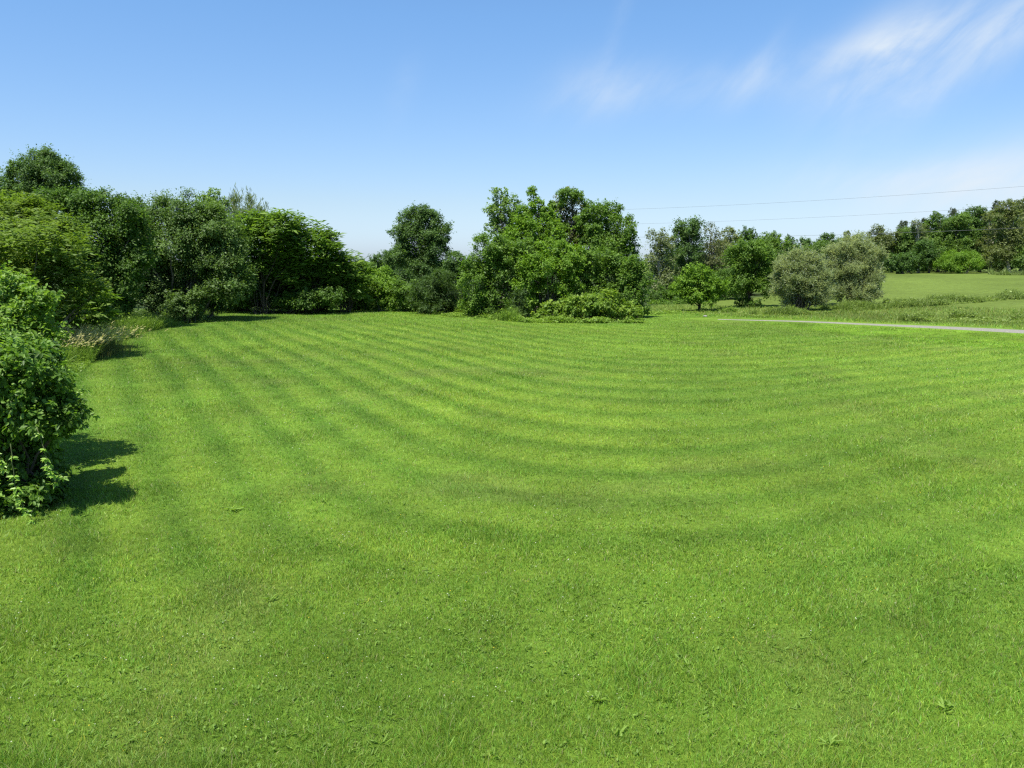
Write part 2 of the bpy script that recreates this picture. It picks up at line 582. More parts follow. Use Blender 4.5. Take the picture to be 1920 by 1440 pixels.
def plant(name, label, cat, Y, ub, lobes_px, key, group=None, trunk=.11, stems=1, bark='grey', seed=1, dz=.9, limbs=14, lean=0.0, extra=None):
    """one tree or shrub: an Empty at its foot, the wood and the leaves as parts. lobes: pixel u, v, half width, half height (, metres deeper)"""
    rng = np.random.default_rng(seed)
    sp = SP[key]
    bx = at_depth(ub, 560, Y)[0][0]
    base = np.array([bx, Y, float(H(bx, Y)) - .03])
    root = bpy.data.objects.new(name, None)
    root.empty_display_size = .3
    root.location = base
    COL.objects.link(root)
    set_props(root, label, cat, group)
    lobes = []
    for lp in lobes_px:
        u, v, ru, rv = lp[:4]
        dd = lp[4] if len(lp) > 4 else rng.uniform(-.5, .5) * ru * Y / F
        p, s = at_depth(u, v, Y + dd)
        lobes.append([*(p - base), ru * s * .98, max(ru * s * dz, .6 * rv * s), rv * s * .98])
    arr, boughs = make_leaves(rng, lobes, sp)
    P = arr[0]
    near_l = np.full(len(P), 9.0)
    for l2 in lobes:                                       # no leaf left hanging in the air far from its bough
        near_l = np.minimum(near_l, np.linalg.norm((P - np.array(l2[:3])) / np.array(l2[3:]), axis=1))
    ok = (P[:, 2] > .02) & (near_l < (2.4 if key == 'feather' else 1.45))
    arr = [a[ok] for a in arr]
    tb = Tubes()
    lob = np.array(lobes)
    if stems == 1:
        order = np.argsort(lob[:, 2])
        top = lob[order[-1], :3].copy()
        cen = (lob[:, :3] * lob[:, 3:4]).sum(0) / lob[:, 3].sum()
        top = .6 * top + .4 * np.array([cen[0], cen[1], top[2]])
        tr = wobble(rng, (0, 0, -.15), top, 12, .025)
        rad = trunk * (1 - .86 * np.linspace(0, 1, 12)) * np.where(np.arange(12) == 0, 1.35, 1)
        tb.tube(tr, rad, 9)
        lo = max(.12, min(.5, (lob[:, 2] - lob[:, 5]).min() / max(.5, top[2])))
        pick = rng.permutation(len(boughs))[:limbs]
        for i in pick:
            t = np.clip(boughs[i][2] / top[2] * .62 + rng.uniform(-.1, .05), lo, .9)
            f = t * 11
            a = tr[int(f)] * (1 - f % 1) + tr[min(11, int(f) + 1)] * (f % 1)
            r0 = trunk * (1 - .86 * t) * .6
            tb.tube(wobble(rng, a, boughs[i], 7, .05, .06), r0 * (1 - .8 * np.linspace(0, 1, 7)), 5)
        tb.build('trunk', BARK[bark], root)
    else:
        pick = rng.permutation(len(boughs))[:max(limbs, stems)]
        for j, i in enumerate(pick):
            a = np.array([rng.normal(0, .16), rng.normal(0, .16), -.1]) * (1 + trunk * 3)
            mid = a * .5 + boughs[i] * .5 + np.array([0, 0, .1])
            mid[:2] = a[:2] * .6 + boughs[i][:2] * .4
            q = np.concatenate([wobble(rng, a, mid, 5, .04)[:-1], wobble(rng, mid, boughs[i], 5, .04)])
            tb.tube(q, trunk * .5 * rng.uniform(.6, 1.1) * (1 - .75 * np.linspace(0, 1, len(q))), 5)
        tb.build('stems', BARK[bark], root)
    leaf_obj('crown' if stems == 1 else 'foliage', arr, sp, root)
    if extra:
        extra(root, rng, lob)
    return root


# ------------------------------------------------------------------ ground
def axis(lo, hi, step, far_lo, far_hi):
    mid = np.arange(lo, hi + 1e-6, step)
    g = [hi]
    s = step
    while g[-1] < far_hi:
        s *= 1.22
        g.append(g[-1] + s)
    l = [lo]
    s = step
    while l[-1] > far_lo:
        s *= 1.22
        l.append(l[-1] - s)
    return np.concatenate([np.array(l[1:])[::-1], mid, np.array(g[1:])])


def ground_mat():
    m = bpy.data.materials.new('grassy ground')
    m.use_nodes = True
    t = NT(m.node_tree)
    at = t.n('ShaderNodeAttribute', attribute_name='col')
    geo = t.n('ShaderNodeNewGeometry')
    nz = t.n('ShaderNodeTexNoise')
    nz.inputs['Scale'].default_value = 14
    nz.inputs['Detail'].default_value = 8
    nz.inputs['Roughness'].default_value = .75
    t.set(nz.inputs['Vector'], geo.outputs['Position'])
    n2 = t.n('ShaderNodeTexNoise')
    n2.inputs['Scale'].default_value = 2.3
    n2.inputs['Detail'].default_value = 6
    t.set(n2.inputs['Vector'], geo.outputs['Position'])
    f = t.maprange(nz.outputs[0], .3, .7, .55, 1.35, False)
    f2 = t.maprange(n2.outputs[0], .3, .7, .85, 1.15, False)
    cb = t.n('ShaderNodeCombineXYZ')
    ff = t.math('MULTIPLY', f, f2)
    for i in range(3):
        t.set(cb.inputs[i], ff)
    p = t.n('ShaderNodeBsdfPrincipled')
    t.set(p.inputs['Base Color'], t.mix(1.0, at.outputs['Color'], cb.outputs[0], 'MULTIPLY'))
    p.inputs['Roughness'].default_value = .95
    p.inputs['Specular IOR Level'].default_value = .1
    bp = t.n('ShaderNodeBump')
    bp.inputs['Strength'].default_value = .7
    bp.inputs['Distance'].default_value = .05
    t.set(bp.inputs['Height'], nz.outputs[0])
    t.set(p.inputs['Normal'], bp.outputs[0])
    o = t.n('ShaderNodeOutputMaterial')
    t.set(o.inputs[0], p.outputs[0])
    return m


gx, gy = axis(-22, 34, .22, -4000, 4000), axis(1.5, 62, .22, -300, 6000)
X, Yg = np.meshgrid(gx, gy, indexing='xy')
Z = H(X, Yg)
colr = lawn_col(X, Yg) * .62
wild = inside(WILD, X, Yg)
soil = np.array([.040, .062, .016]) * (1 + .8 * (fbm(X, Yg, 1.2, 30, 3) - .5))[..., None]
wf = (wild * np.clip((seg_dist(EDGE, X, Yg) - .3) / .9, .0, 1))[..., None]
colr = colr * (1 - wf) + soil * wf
nx, ny = len(gx), len(gy)
ii, jj = np.meshgrid(np.arange(ny - 1), np.arange(nx - 1), indexing='ij')
a = (ii * nx + jj).ravel()
quads = np.stack([a, a + 1, a + nx + 1, a + nx], 1)
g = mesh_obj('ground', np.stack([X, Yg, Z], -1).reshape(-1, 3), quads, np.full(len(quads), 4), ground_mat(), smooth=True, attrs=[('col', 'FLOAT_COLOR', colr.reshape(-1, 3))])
set_props(g, 'mown lawn running back to a rough field', None, None, 'structure')


# ------------------------------------------------------------------ road
def road_mat():
    m = bpy.data.materials.new('pale gravel')
    m.use_nodes = True
    t = NT(m.node_tree)
    geo = t.n('ShaderNodeNewGeometry')
    n1 = t.n('ShaderNodeTexNoise')
    n1.inputs['Scale'].default_value = 22
    n1.inputs['Detail'].default_value = 6
    t.set(n1.inputs['Vector'], geo.outputs['Position'])
    n2 = t.n('ShaderNodeTexNoise')
    n2.inputs['Scale'].default_value = 1.1
    n2.inputs['Detail'].default_value = 4
    t.set(n2.inputs['Vector'], geo.outputs['Position'])
    c = t.mix(t.maprange(n1.outputs[0], .3, .7), (.13, .122, .098, 1), (.24, .23, .185, 1))
    c = t.mix(t.maprange(n2.outputs[0], .5, .72, 0, .45), c, (.16, .19, .085, 1))
    p = t.n('ShaderNodeBsdfPrincipled')
    t.set(p.inputs['Base Color'], c)
    p.inputs['Roughness'].default_value = .95
    o = t.n('ShaderNodeOutputMaterial')
    t.set(o.inputs[0], p.outputs[0])
    return m


rng = np.random.default_rng(5)
cl = [ROAD0 - RDIR * s for s in np.arange(70, 0, -.5)] + [ROAD0 + RDIR * s for s in np.arange(0, 8.4, .4)]
dirn = RDIR.copy()
p = cl[-1].copy()
for k in range(14):                                   # bends off behind the lawn
    ang = .022
    dirn = np.array([dirn[0] * math.cos(ang) - dirn[1] * math.sin(ang), dirn[0] * math.sin(ang) + dirn[1] * math.cos(ang)])
    p = p + dirn * .4
    cl.append(p.copy())
cl = np.array(cl)
tn = unit(np.gradient(cl, axis=0))
nr = np.stack([tn[:, 1], -tn[:, 0]], 1)
half = 1.55 * np.clip((len(cl) - np.arange(len(cl))) / 60, .03, 1)
cross = np.linspace(-1, 1, 9)
wv = (1 + .10 * (fbm(np.arange(len(cl)), np.zeros(len(cl)), 6, 3, 3)[:, None] - .5) * 2)
RX = cl[:, None, 0] + nr[:, None, 0] * cross[None] * half[:, None] * wv
RY = cl[:, None, 1] + nr[:, None, 1] * cross[None] * half[:, None] * wv
RZ = H(RX, RY) + .03 - .028 * np.abs(cross)[None] ** 3
m9 = len(cross)
ii, jj = np.meshgrid(np.arange(len(cl) - 1), np.arange(m9 - 1), indexing='ij')
a = (ii * m9 + jj).ravel()
rq = np.stack([a, a + m9, a + m9 + 1, a + 1], 1)
rd = mesh_obj('road', np.stack([RX, RY, RZ], -1).reshape(-1, 3), rq, np.full(len(rq), 4), road_mat(), smooth=True)
set_props(rd, 'narrow pale gravel lane at the foot of the field', None, None, 'structure')
ROADLINE = [tuple(c) for c in cl[::6]]


# ------------------------------------------------------------------ grass blades
def blade_mat():
    m = bpy.data.materials.new('grass blades')
    m.use_nodes = True
    t = NT(m.node_tree)
    at = t.n('ShaderNodeAttribute', attribute_name='col')
    p = t.n('ShaderNodeBsdfPrincipled')
    t.set(p.inputs['Base Color'], at.outputs['Color'])
    p.inputs['Roughness'].default_value = .5
    p.inputs['Specular IOR Level'].default_value = .3
    tr = t.n('ShaderNodeBsdfTranslucent')
    t.set(tr.inputs[0], t.mix(1.0, at.outputs['Color'], (1.25, 1.35, .7, 1), 'MULTIPLY'))
    mx = t.n('ShaderNodeMixShader')
    mx.inputs[0].default_value = .38
    t.set(mx.inputs[1], p.outputs[0])
    t.set(mx.inputs[2], tr.outputs[0])
    o = t.n('ShaderNodeOutputMaterial')
    t.set(o.inputs[0], mx.outputs[0])
    return m


BLADE = blade_mat()


def blades(name, x, y, h, wd, lean, col, label, rng, near=None, kind='stuff', parent=None, category=None, base=None):
    """grass as one mesh: a triangle per far blade, a bent strip of three per near one"""
    n = len(x)
    z = H(x, y)
    ang = rng.uniform(0, 2 * PI, n)
    S = np.stack([np.cos(ang), np.sin(ang), np.zeros(n)], 1) * (wd * .5)[:, None]
    P = np.stack([x, y, z - .004], 1)
    if base is not None:
        P = P - base
    tip = P + np.stack([lean[:, 0] * h, lean[:, 1] * h, h / np.sqrt(1 + .6 * (lean ** 2).sum(1))], 1)
    near = np.zeros(n, bool) if near is None else near
    f = ~near
    V = [np.stack([P[f] - S[f], P[f] + S[f], tip[f]], 1).reshape(-1, 3)]
    nf = int(f.sum())
    L = [np.arange(3 * nf)]
    C = [np.repeat(col[f], 3, 0)]
    mid = P * .45 + tip * .55
    mid = mid - np.stack([lean[:, 0] * h * .22, lean[:, 1] * h * .22, -h * .05], 1)
    V.append(np.stack([P[near] - S[near], P[near] + S[near], mid[near] + S[near] * .75, mid[near] - S[near] * .75, tip[near]], 1).reshape(-1, 3))
    nn = int(near.sum())
    o = (np.arange(nn) * 5 + 3 * nf)[:, None]
    L.append((o + np.array([0, 1, 2, 0, 2, 3, 3, 2, 4])).ravel())
    C.append(np.repeat(col[near], 5, 0))
    ob = mesh_obj(name, np.concatenate(V), np.concatenate(L), np.full(nf + 3 * nn, 3), BLADE, parent, attrs=[('col', 'FLOAT_COLOR', np.concatenate(C))])
    if label:
        set_props(ob, label, category, None, kind)
    return ob


rng = np.random.default_rng(11)
N, NS = 1150000, 330000                                    # the lawn round the standpoint too, thinner to the sides
r = np.exp(np.concatenate([rng.uniform(math.log(3.6), math.log(56), N), rng.uniform(math.log(1.5), math.log(40), NS)]))
th = np.concatenate([rng.uniform(-.73, .73, N), rng.choice([-1, 1], NS) * rng.uniform(.73, 1.45, NS)])
side = np.arange(N + NS) >= N
x, y = r * np.sin(th), r * np.cos(th)
ok = ~(inside(WILD, x, y) & (seg_dist(EDGE, x, y) > 1.3)) & (seg_dist(ROADLINE, x, y) > 1.15 + .5 * rng.random(len(x)))
x, y, r, side = x[ok], y[ok], r[ok], side[ok]
n = len(x)
clump = fbm(x, y, .35, 17, 3)
big = fbm(x, y, 1.6, 23, 3)
h = (.024 + .027 * rng.random(n) ** 1.5) * (.35 + 1.25 * clump) * (1 + (.55 + .45 * (1 - sstep(5, 9, r))) * sstep(.50, .70, big)) * (1 + .012 * r)
wd = np.where(side, 1.7, 1) * .0042 * (np.maximum(r, 4) / 6) ** .85 * rng.uniform(.6, 1.4, n)
s = stripe(x, y)
la = rng.normal(0, .55, (n, 2)) + .18 * s[:, None] * np.array([.6, .8])
col = lawn_col(x, y) * np.exp(rng.normal(0, .26, n))[:, None]
hue = rng.normal(0, .16, n)
col[:, 0] *= np.exp(hue)
straw = rng.random(n) < .05
col[straw] = np.array([.30, .29, .12]) * rng.uniform(.6, 1.1, (int(straw.sum()), 1))
d = road_d(x, y)
h = np.where((d > 1) & (x > 6), h * 2.0, h)
blades('lawn_grass', x, y, h, wd, la, np.clip(col, .008, .55), 'short mown lawn grass in curved mower stripes', rng, near=(r < 9) & ~side)

# broad leaves of clover, plantain and dandelion scattered through the near turf
sp_w = dict(six=True, mat=leaf_mat('weed leaves', (.066, .125, .020), (.100, .180, .028), (.145, .240, .045), trans=.40))
n = 4200
r = np.exp(rng.uniform(math.log(3.8), math.log(15), n))
th = rng.uniform(-.7, .7, n)
x, y = r * np.sin(th), r * np.cos(th)
ok = (fbm(x, y, 1.3, 41, 3) > .50 + .06 * (rng.random(n) - .5)) & ~inside(WILD, x, y)
x, y, r = x[ok], y[ok], r[ok]
k = 4
xi = np.repeat(np.arange(len(x)), k)
M = len(xi)
ang = rng.uniform(0, 2 * PI, M)
D = unit(np.stack([np.cos(ang), np.sin(ang), rng.uniform(.1, 1.0, M)], 1))
P = np.stack([x[xi] + rng.normal(0, .012, M), y[xi] + rng.normal(0, .012, M), H(x[xi], y[xi]) + rng.uniform(.005, .030, M)], 1)
N_ = unit(np.array([0, 0, 1.]) + rng.normal(0, .3, (M, 3)))
sz = (rng.uniform(.010, .028, len(x)) * (1 + .03 * r))[xi] * rng.uniform(.7, 1.2, M)
wdt = sz * rng.uniform(.35, .7, M)
n = 2600                                                  # tufts of narrow dandelion and plantain leaves
r = np.exp(rng.uniform(math.log(3.8), math.log(11), n))
th = rng.uniform(-.7, .7, n)
x, y = r * np.sin(th), r * np.cos(th)
ok = (fbm(x, y, 1.0, 71, 3) + .10 * sstep(8, 4.5, r) + .05 * sstep(0, 3, x) > .60) & ~inside(WILD, x, y)
x, y = x[ok], y[ok]
k = 6
xi = np.repeat(np.arange(len(x)), k)
M2 = len(xi)
ang = rng.uniform(0, 2 * PI, M2)
D2 = unit(np.stack([np.cos(ang), np.sin(ang), rng.uniform(.15, 1.1, M2)], 1))
P2 = np.stack([x[xi] + rng.normal(0, .02, M2), y[xi] + rng.normal(0, .02, M2), H(x[xi], y[xi]) + .005], 1)
sz2 = rng.uniform(.030, .066, len(x))[xi] * rng.uniform(.6, 1.2, M2)
P, D, sz = np.concatenate([P, P2]), np.concatenate([D, D2]), np.concatenate([sz, sz2])
N_ = np.concatenate([N_, unit(np.array([0, 0, 1.]) + rng.normal(0, .4, (M2, 3)))])
wdt = np.concatenate([wdt, sz2 * rng.uniform(.13, .26, M2)])
M = len(P)
wl = leaf_obj('lawn_weeds', (P, D, N_, sz, wdt, np.clip(rng.normal(.42, .25, M), 0, 1)), sp_w, None)
set_props(wl, 'clover and broad leaved weeds among the lawn grass', None, None, 'stuff')

# clover heads and buttercups: specks
n = 1300
r = np.exp(rng.uniform(math.log(5), math.log(30), n))
th = rng.uniform(-.7, .7, n)
x, y = r * np.sin(th), r * np.cos(th)
ok = (fbm(x, y, 3.0, 51, 3) > .47) & ~inside(WILD, x, y)
x, y, r = x[ok], y[ok], r[ok]
n = len(x)
P = np.stack([x, y, H(x, y) + rng.uniform(.03, .055, n)], 1)
rad = (.0040 + .00034 * r) * rng.uniform(.7, 1.3, n)
oct_ = np.array([[1, 0, 0], [0, 1, 0], [-1, 0, 0], [0, -1, 0], [0, 0, .8], [0, 0, -.6]])
V = (P[:, None] + oct_[None] * rad[:, None, None]).reshape(-1, 3)
fi = np.array([0, 1, 4, 1, 2, 4, 2, 3, 4, 3, 0, 4, 1, 0, 5, 2, 1, 5, 3, 2, 5, 0, 3, 5])
cc = np.where((rng.random(n) < .25)[:, None], np.array([.60, .52, .05]), np.array([.55, .58, .42]))
fl = mesh_obj('clover_flowers', V, (np.arange(n)[:, None] * 6 + fi).ravel(), np.full(n * 8, 3), BLADE, None, attrs=[('col', 'FLOAT_COLOR', np.repeat(cc, 6, 0))])
set_props(fl, 'tiny white and yellow flower heads dotted over the lawn', None, None, 'stuff')


def rosette(label, u, v, nl, ll, lw, seed, tall=.4):
    rg = np.random.default_rng(seed)
    gx_, gy_ = on_ground(u, v)
    ang = np.arange(nl) * 2.4 + rg.normal(0, .3, nl)
    D = unit(np.stack([np.cos(ang), np.sin(ang), rg.uniform(.15, .15 + tall * 2, nl)], 1))
    base = np.array([gx_, gy_, float(H(gx_, gy_))])
    P = rg.normal(0, .02, (nl, 3)) * np.array([1, 1, .2]) + np.array([0, 0, .012])
    L = ll * rg.uniform(.6, 1.15, nl)
    N_ = unit(np.array([0, 0, 1.]) + rg.normal(0, .25, (nl, 3)))
    o = leaf_obj('weed_rosette', (P, D, N_, L, L * lw, np.clip(rg.normal(.68, .2, nl), 0, 1)), sp_w, None)
    o.location = base
    return set_props(o, label, 'weed', 'broad leaved weeds standing out of the lawn')


rosette('flat dark weed rosette alone on the mown stripes near the shrub shadow', 440, 958, 22, .12, .24, 1, .15)
rosette('bright yellow green weed tuft in the near lawn below the centre', 1118, 1318, 34, .075, .22, 2, .8)
rosette('pair of upright pale dock leaves in the near lawn', 1152, 1385, 6, .085, .22, 3, 1.4)
rosette('dark leafy weed clump in the near right corner of the lawn', 1770, 1335, 30, .07, .34, 4, .8)
rosette('broad round leaved weed at the very bottom edge of the lawn', 925, 1424, 7, .055, .6, 5, .5)
rosette('light dandelion rosette in the left near lawn', 505, 1130, 16, .075, .2, 6, .5)
rosette('dandelion rosette with raised leaves at the bottom right edge', 1560, 1405, 20, .075, .22, 7, .9)


# ------------------------------------------------------------------ undergrowth
def strip_pts(rng, px, width, n):
    pl = np.array([on_ground(*p) if p[1] > 450 else p for p in px])
    seg = np.linalg.norm(np.diff(pl, axis=0), axis=1)
    cum = np.concatenate([[0], np.cumsum(seg)])
    s = rng.uniform(0, cum[-1], n)
    i = np.clip(np.searchsorted(cum, s) - 1, 0, len(seg) - 1)
    t = (s - cum[i]) / seg[i]
    q = pl[i] * (1 - t)[:, None] + pl[i + 1] * t[:, None]
    d = unit(pl[i + 1] - pl[i])
    nr = np.stack([-d[:, 1], d[:, 0]], 1)                 # to the left of the line = away from the lawn
    o = rng.uniform(-.15, 1, n) * width
    return q[:, 0] + nr[:, 0] * o, q[:, 1] + nr[:, 1] * o


def tall_grass(name, label, px, width, n, h0, h1, wd, c0, c1, seed, leafy=0, lw=.10, heads=0.0):
    rg = np.random.default_rng(seed)
    x, y = strip_pts(rg, px, width, n)
    pat = fbm(x, y, .9, seed, 3)
    keep = rg.random(n) < sstep(.30, .58, pat) * .95 + .05
    x, y, pat = x[keep], y[keep], pat[keep]
    n = len(x)
    lump = sstep(.40, .66, fbm(x, y, 1.7, seed + 3, 2))
    h = (h0 * .55 + (h1 - h0 * .55) * lump * rg.uniform(.35, 1, n)) * (.55 + .8 * pat)
    la = rg.normal(0, .42, (n, 2)) + np.array([.12, -.05])
    f = rg.random((n, 1))
    col = (np.array(c0) * (1 - f) + np.array(c1) * f) * (.7 + .6 * pat)[:, None]
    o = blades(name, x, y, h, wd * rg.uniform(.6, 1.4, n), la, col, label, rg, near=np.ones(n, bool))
    if leafy:                                              # broad leaves of the taller weeds, same body of growth
        q = rg.integers(0, n, leafy)
        P = np.stack([x, y, H(x, y)], 1)[q]
        P[:, 2] += rg.uniform(.1, 1, leafy) * h[q]
        P += rg.normal(0, .08, P.shape) * np.array([1, 1, .2])
        ang = rg.uniform(0, 2 * PI, leafy)
        D = unit(np.stack([np.cos(ang), np.sin(ang), rg.uniform(-.4, .6, leafy)], 1))
        N_ = unit(np.array([0, 0, 1.]) + rg.normal(0, .45, (leafy, 3)))
        L = lw * 1.5 * np.exp(rg.normal(0, .25, leafy))
        V, Fc, tot, per = leaf_geo(P, D, N_, L, L * .55, False)
        f = rg.random((leafy, 1))
        cl_ = (np.array(c0) * (1 - f) + np.array(c1) * f) * np.exp(rg.normal(0, .15, (leafy, 1)))
        me = o.data
        v0 = len(me.vertices)
        Va = np.empty(v0 * 3, np.float32); me.vertices.foreach_get('co', Va)
        La = np.empty(len(me.loops), np.int32); me.loops.foreach_get('vertex_index', La)
        Ca = np.empty(v0 * 4, np.float32); me.attributes['col'].data.foreach_get('color', Ca)
        np_ = len(me.polygons)
        bpy.data.objects.remove(o)
        o = mesh_obj(name, np.concatenate([Va.reshape(-1, 3), V]), np.concatenate([La, Fc + v0]), np.concatenate([np.full(np_, 3), tot]), BLADE, None,
                     attrs=[('col', 'FLOAT_COLOR', np.concatenate([Ca.reshape(-1, 4)[:, :3], np.repeat(cl_, per, 0)]))])
        set_props(o, label, None, None, 'stuff')
    return o


GA, GB = (.125, .215, .024), (.20, .30, .045)
tall_grass('undergrowth', 'bright weeds and long grass along the left edge of the lawn', [(120, 700), (200, 643), (262, 622), (330, 609)], 2.6, 40000, .25, .75, .018, GA, GB, 61, 7000, .06)
tall_grass('undergrowth', 'long grass in shade-dark greens running back beneath the left trees', [(140, 634), (215, 613), (300, 597), (400, 588)], 5, 26000, .15, .45, .022, (.06, .11, .015), (.12, .19, .03), 70, 6000, .07)  # darker greens: the shade under the trees is put into the colour
tall_grass('undergrowth', 'leafy weeds under the sumacs at the far edge of the lawn', [(330, 609), (480, 580), (560, 577), (660, 577)], 1.3, 12000, .2, .6, .022, (.07, .13, .018), (.14, .22, .035), 62, 4000, .08)
tall_grass('undergrowth', 'pale green weeds at the lawn edge below the middle trees', [(650, 577), (760, 584), (860, 594), (1000, 605)], 2.6, 36000, .2, .85, .022, GA, GB, 63, 14000, .085)
tall_grass('undergrowth', 'weeds round the right end of the middle thicket', [(1000, 605), (1100, 606), (1205, 606)], .8, 8000, .1, .28, .020, GA, GB, 64, 3500, .08)
tall_grass('meadow_grass', 'long grass below the two olive willows', [(1420, 596), (1500, 590), (1600, 583), (1665, 578)], 1.9, 26000, .12, .60, .022, (.12, .19, .03), (.20, .27, .055), 65, 2500, .07)
tall_grass('meadow_grass', 'clumpy weeds along the far side of the lane', [(1690, 602), (1780, 602), (1860, 604), (1960, 606)], 2.3, 21000, .08, .52, .024, (.13, .20, .032), (.22, .29, .07), 66, 4000, .08)
tall_grass('meadow_grass', 'dark ragged weed row across the middle of the field', [(1640, 578), (1720, 575), (1800, 569), (1880, 562), (1970, 558)], 2.6, 20000, .08, .55, .028, (.125, .19, .034), (.21, .275, .066), 67, 4000, .09)
tall_grass('meadow_grass', 'long grass beside the small bright tree past the lawn', [(1225, 590), (1290, 586), (1380, 586)], 1.4, 9000, .08, .38, .024, GA, GB, 68, 1500, .08)
tall_grass('meadow_grass', 'pale reedy grass before the hillside wood', [(1870, 516), (1910, 516), (1990, 517)], 3, 6000, .4, 1.2, .05, (.14, .20, .045), (.22, .28, .08), 69)


# ------------------------------------------------------------------ dry grass tussock
def dry_tussock():
    rg = np.random.default_rng(77)
    bx, by = on_ground(140, 672)
    base = np.array([bx, by, float(H(bx, by))])
    root = bpy.data.objects.new('grass_tussock', None)
    root.location = base
    COL.objects.link(root)
    set_props(root, 'tall grass tussock with bleached straw seed heads leaning over the lawn edge', 'grass clump')
    n = 5200
    x = bx + rg.normal(-.25, .55, n)
    y = by + rg.normal(.3, .95, n)
    h = rg.uniform(.5, 1.05, n)
    la = rg.normal(0, .22, (n, 2)) + np.array([.42, -.08])
    f = rg.random((n, 1))
    col = np.array([.09, .13, .035]) * (1 - f) + np.array([.17, .18, .07]) * f
    blades('leaves', x, y, h * .58, .012 * rg.uniform(.7, 1.4, n), la, col, None, rg, near=np.ones(n, bool), parent=root, base=base)
    n = 1200
    x = bx + rg.normal(-.2, .5, n)
    y = by + rg.normal(.3, .85, n)
    la = rg.normal(0, .14, (n, 2)) + np.array([.55, -.05])
    h = rg.uniform(.75, 1.15, n)
    k = 5
    P = np.stack([x, y, H(x, y)], 1) - base
    dirv = unit(np.stack([la[:, 0] * 1.2, la[:, 1] * 1.2, np.ones(n) * .8], 1))
    tip = P + dirv * h[:, None]
    xi = np.repeat(np.arange(n), k)
    M = n * k
    Pp = tip[xi] - dirv[xi] * rg.uniform(-.02, .2, M)[:, None]
    D = unit(dirv[xi] + np.array([.5, 0, -.25]) + rg.normal(0, .25, (M, 3)))
    N_ = unit(rg.normal(0, 1, (M, 3)))
    L = rg.uniform(.06, .15, M)
    sp = dict(six=False, mat=leaf_mat('straw', (.22, .24, .10), (.33, .33, .16), (.46, .44, .25), trans=.25, spec=.2))
    leaf_obj('seed_heads', (Pp, D, N_, L, L * .07 + .005, np.clip(rg.normal(.5, .25, M), 0, 1)), sp, root)


dry_tussock()

# ------------------------------------------------------------------ near shrubs
VINE_SP = dict(six=True, mat=leaf_mat('creeper leaves', (.085, .17, .02), (.13, .24, .03), (.18, .30, .045), trans=.35, spec=.45, rough=.4))


def vines(strands):
    def f(root, rng, lob):
        base = np.array(root.location)
        tb = Tubes()
        Ps, Ds, Ns, Ls = [], [], [], []
        for (pts, Yd) in strands:
            w3 = np.array([at_depth(u, v, Yd)[0] for (u, v) in pts]) - base
            t = np.linspace(0, len(w3) - 1, len(w3) * 5)
            pl = np.stack([np.interp(t, np.arange(len(w3)), w3[:, i]) for i in range(3)], 1)
            pl += rng.normal(0, .006, pl.shape)
            tb.tube(pl, np.linspace(.006, .003, len(pl)), 5)
            for q in pl[2::3]:
                for k in range(5):                          # five leaflets from one point
                    a_ = k * 1.1 + rng.uniform(-.2, .2)
                    Ps.append(q)
                    Ds.append((math.cos(a_) * .8, -.35 + .3 * rng.normal(), -.45 + math.sin(a_) * .6))
                    Ns.append((rng.normal(0, .3), -.6, .7))
                    Ls.append(rng.uniform(.05, .085))
        vo = tb.build('vine', BARK['stem'], root)
        L = np.array(Ls)
        leaf_obj('vine_leaves', (np.array(Ps), unit(np.array(Ds)), unit(np.array(Ns)), L, L * .42, np.clip(rng.normal(.6, .2, len(L)), 0, 1)), VINE_SP, vo)
        vo['label'] = 'pale creeper strands with five part leaves'
    return f


plant('leafy_shrub', 'big dense shrub hung with creeper, nearest to the camera at the left of the lawn', 'shrub', 9.7, -30, [
    (40, 700, 78, 55), (92, 775, 66, 62), (20, 790, 95, 80), (-70, 730, 110, 110), (-40, 890, 105, 95, .2), (40, 890, 58, 80, .3), (85, 890, 40, 60, .5), (96, 940, 32, 40, .5), (10, 945, 62, 44, -.3), (62, 940, 40, 40, -.25), (-20, 900, 60, 50, -.25), (-70, 950, 70, 50, -.2), (96, 915, 30, 34, .1), (-120, 850, 110, 140, .5), (130, 775, 30, 38, -.1), (72, 690, 48, 52, .8), (92, 722, 40, 44, .9), (-20, 690, 80, 50), (-150, 700, 120, 120), (40, 945, 45, 35, .3)],
    'vine_shrub', trunk=.05, stems=9, limbs=26, bark='brown', seed=3, dz=1.0,
    extra=vines([([(70, 800), (85, 850), (90, 880), (100, 890), (122, 896)], 9.1), ([(20, 830), (28, 905), (34, 930), (45, 955), (64, 978)], 8.9), ([(-20, 820), (0, 860), (10, 880)], 9.0),
                 ([(110, 770), (135, 745), (160, 730)], 9.9), ([(135, 778), (160, 776), (180, 778)], 9.9), ([(100, 650), (125, 690), (128, 715)], 10.6), ([(85, 855), (98, 880), (106, 905)], 9.2)]))
plant('leafy_shrub', 'taller light green shrub with climbing shoots, just behind the big near shrub', 'shrub', 11.6, -10, [
    (26, 570, 68, 55), (64, 592, 42, 50), (-50, 590, 110, 85), (40, 640, 75, 60), (-60, 690, 110, 100), (70, 655, 35, 45), (10, 720, 65, 70)],
    'light_vine', trunk=.07, stems=7, limbs=20, bark='brown', seed=4)

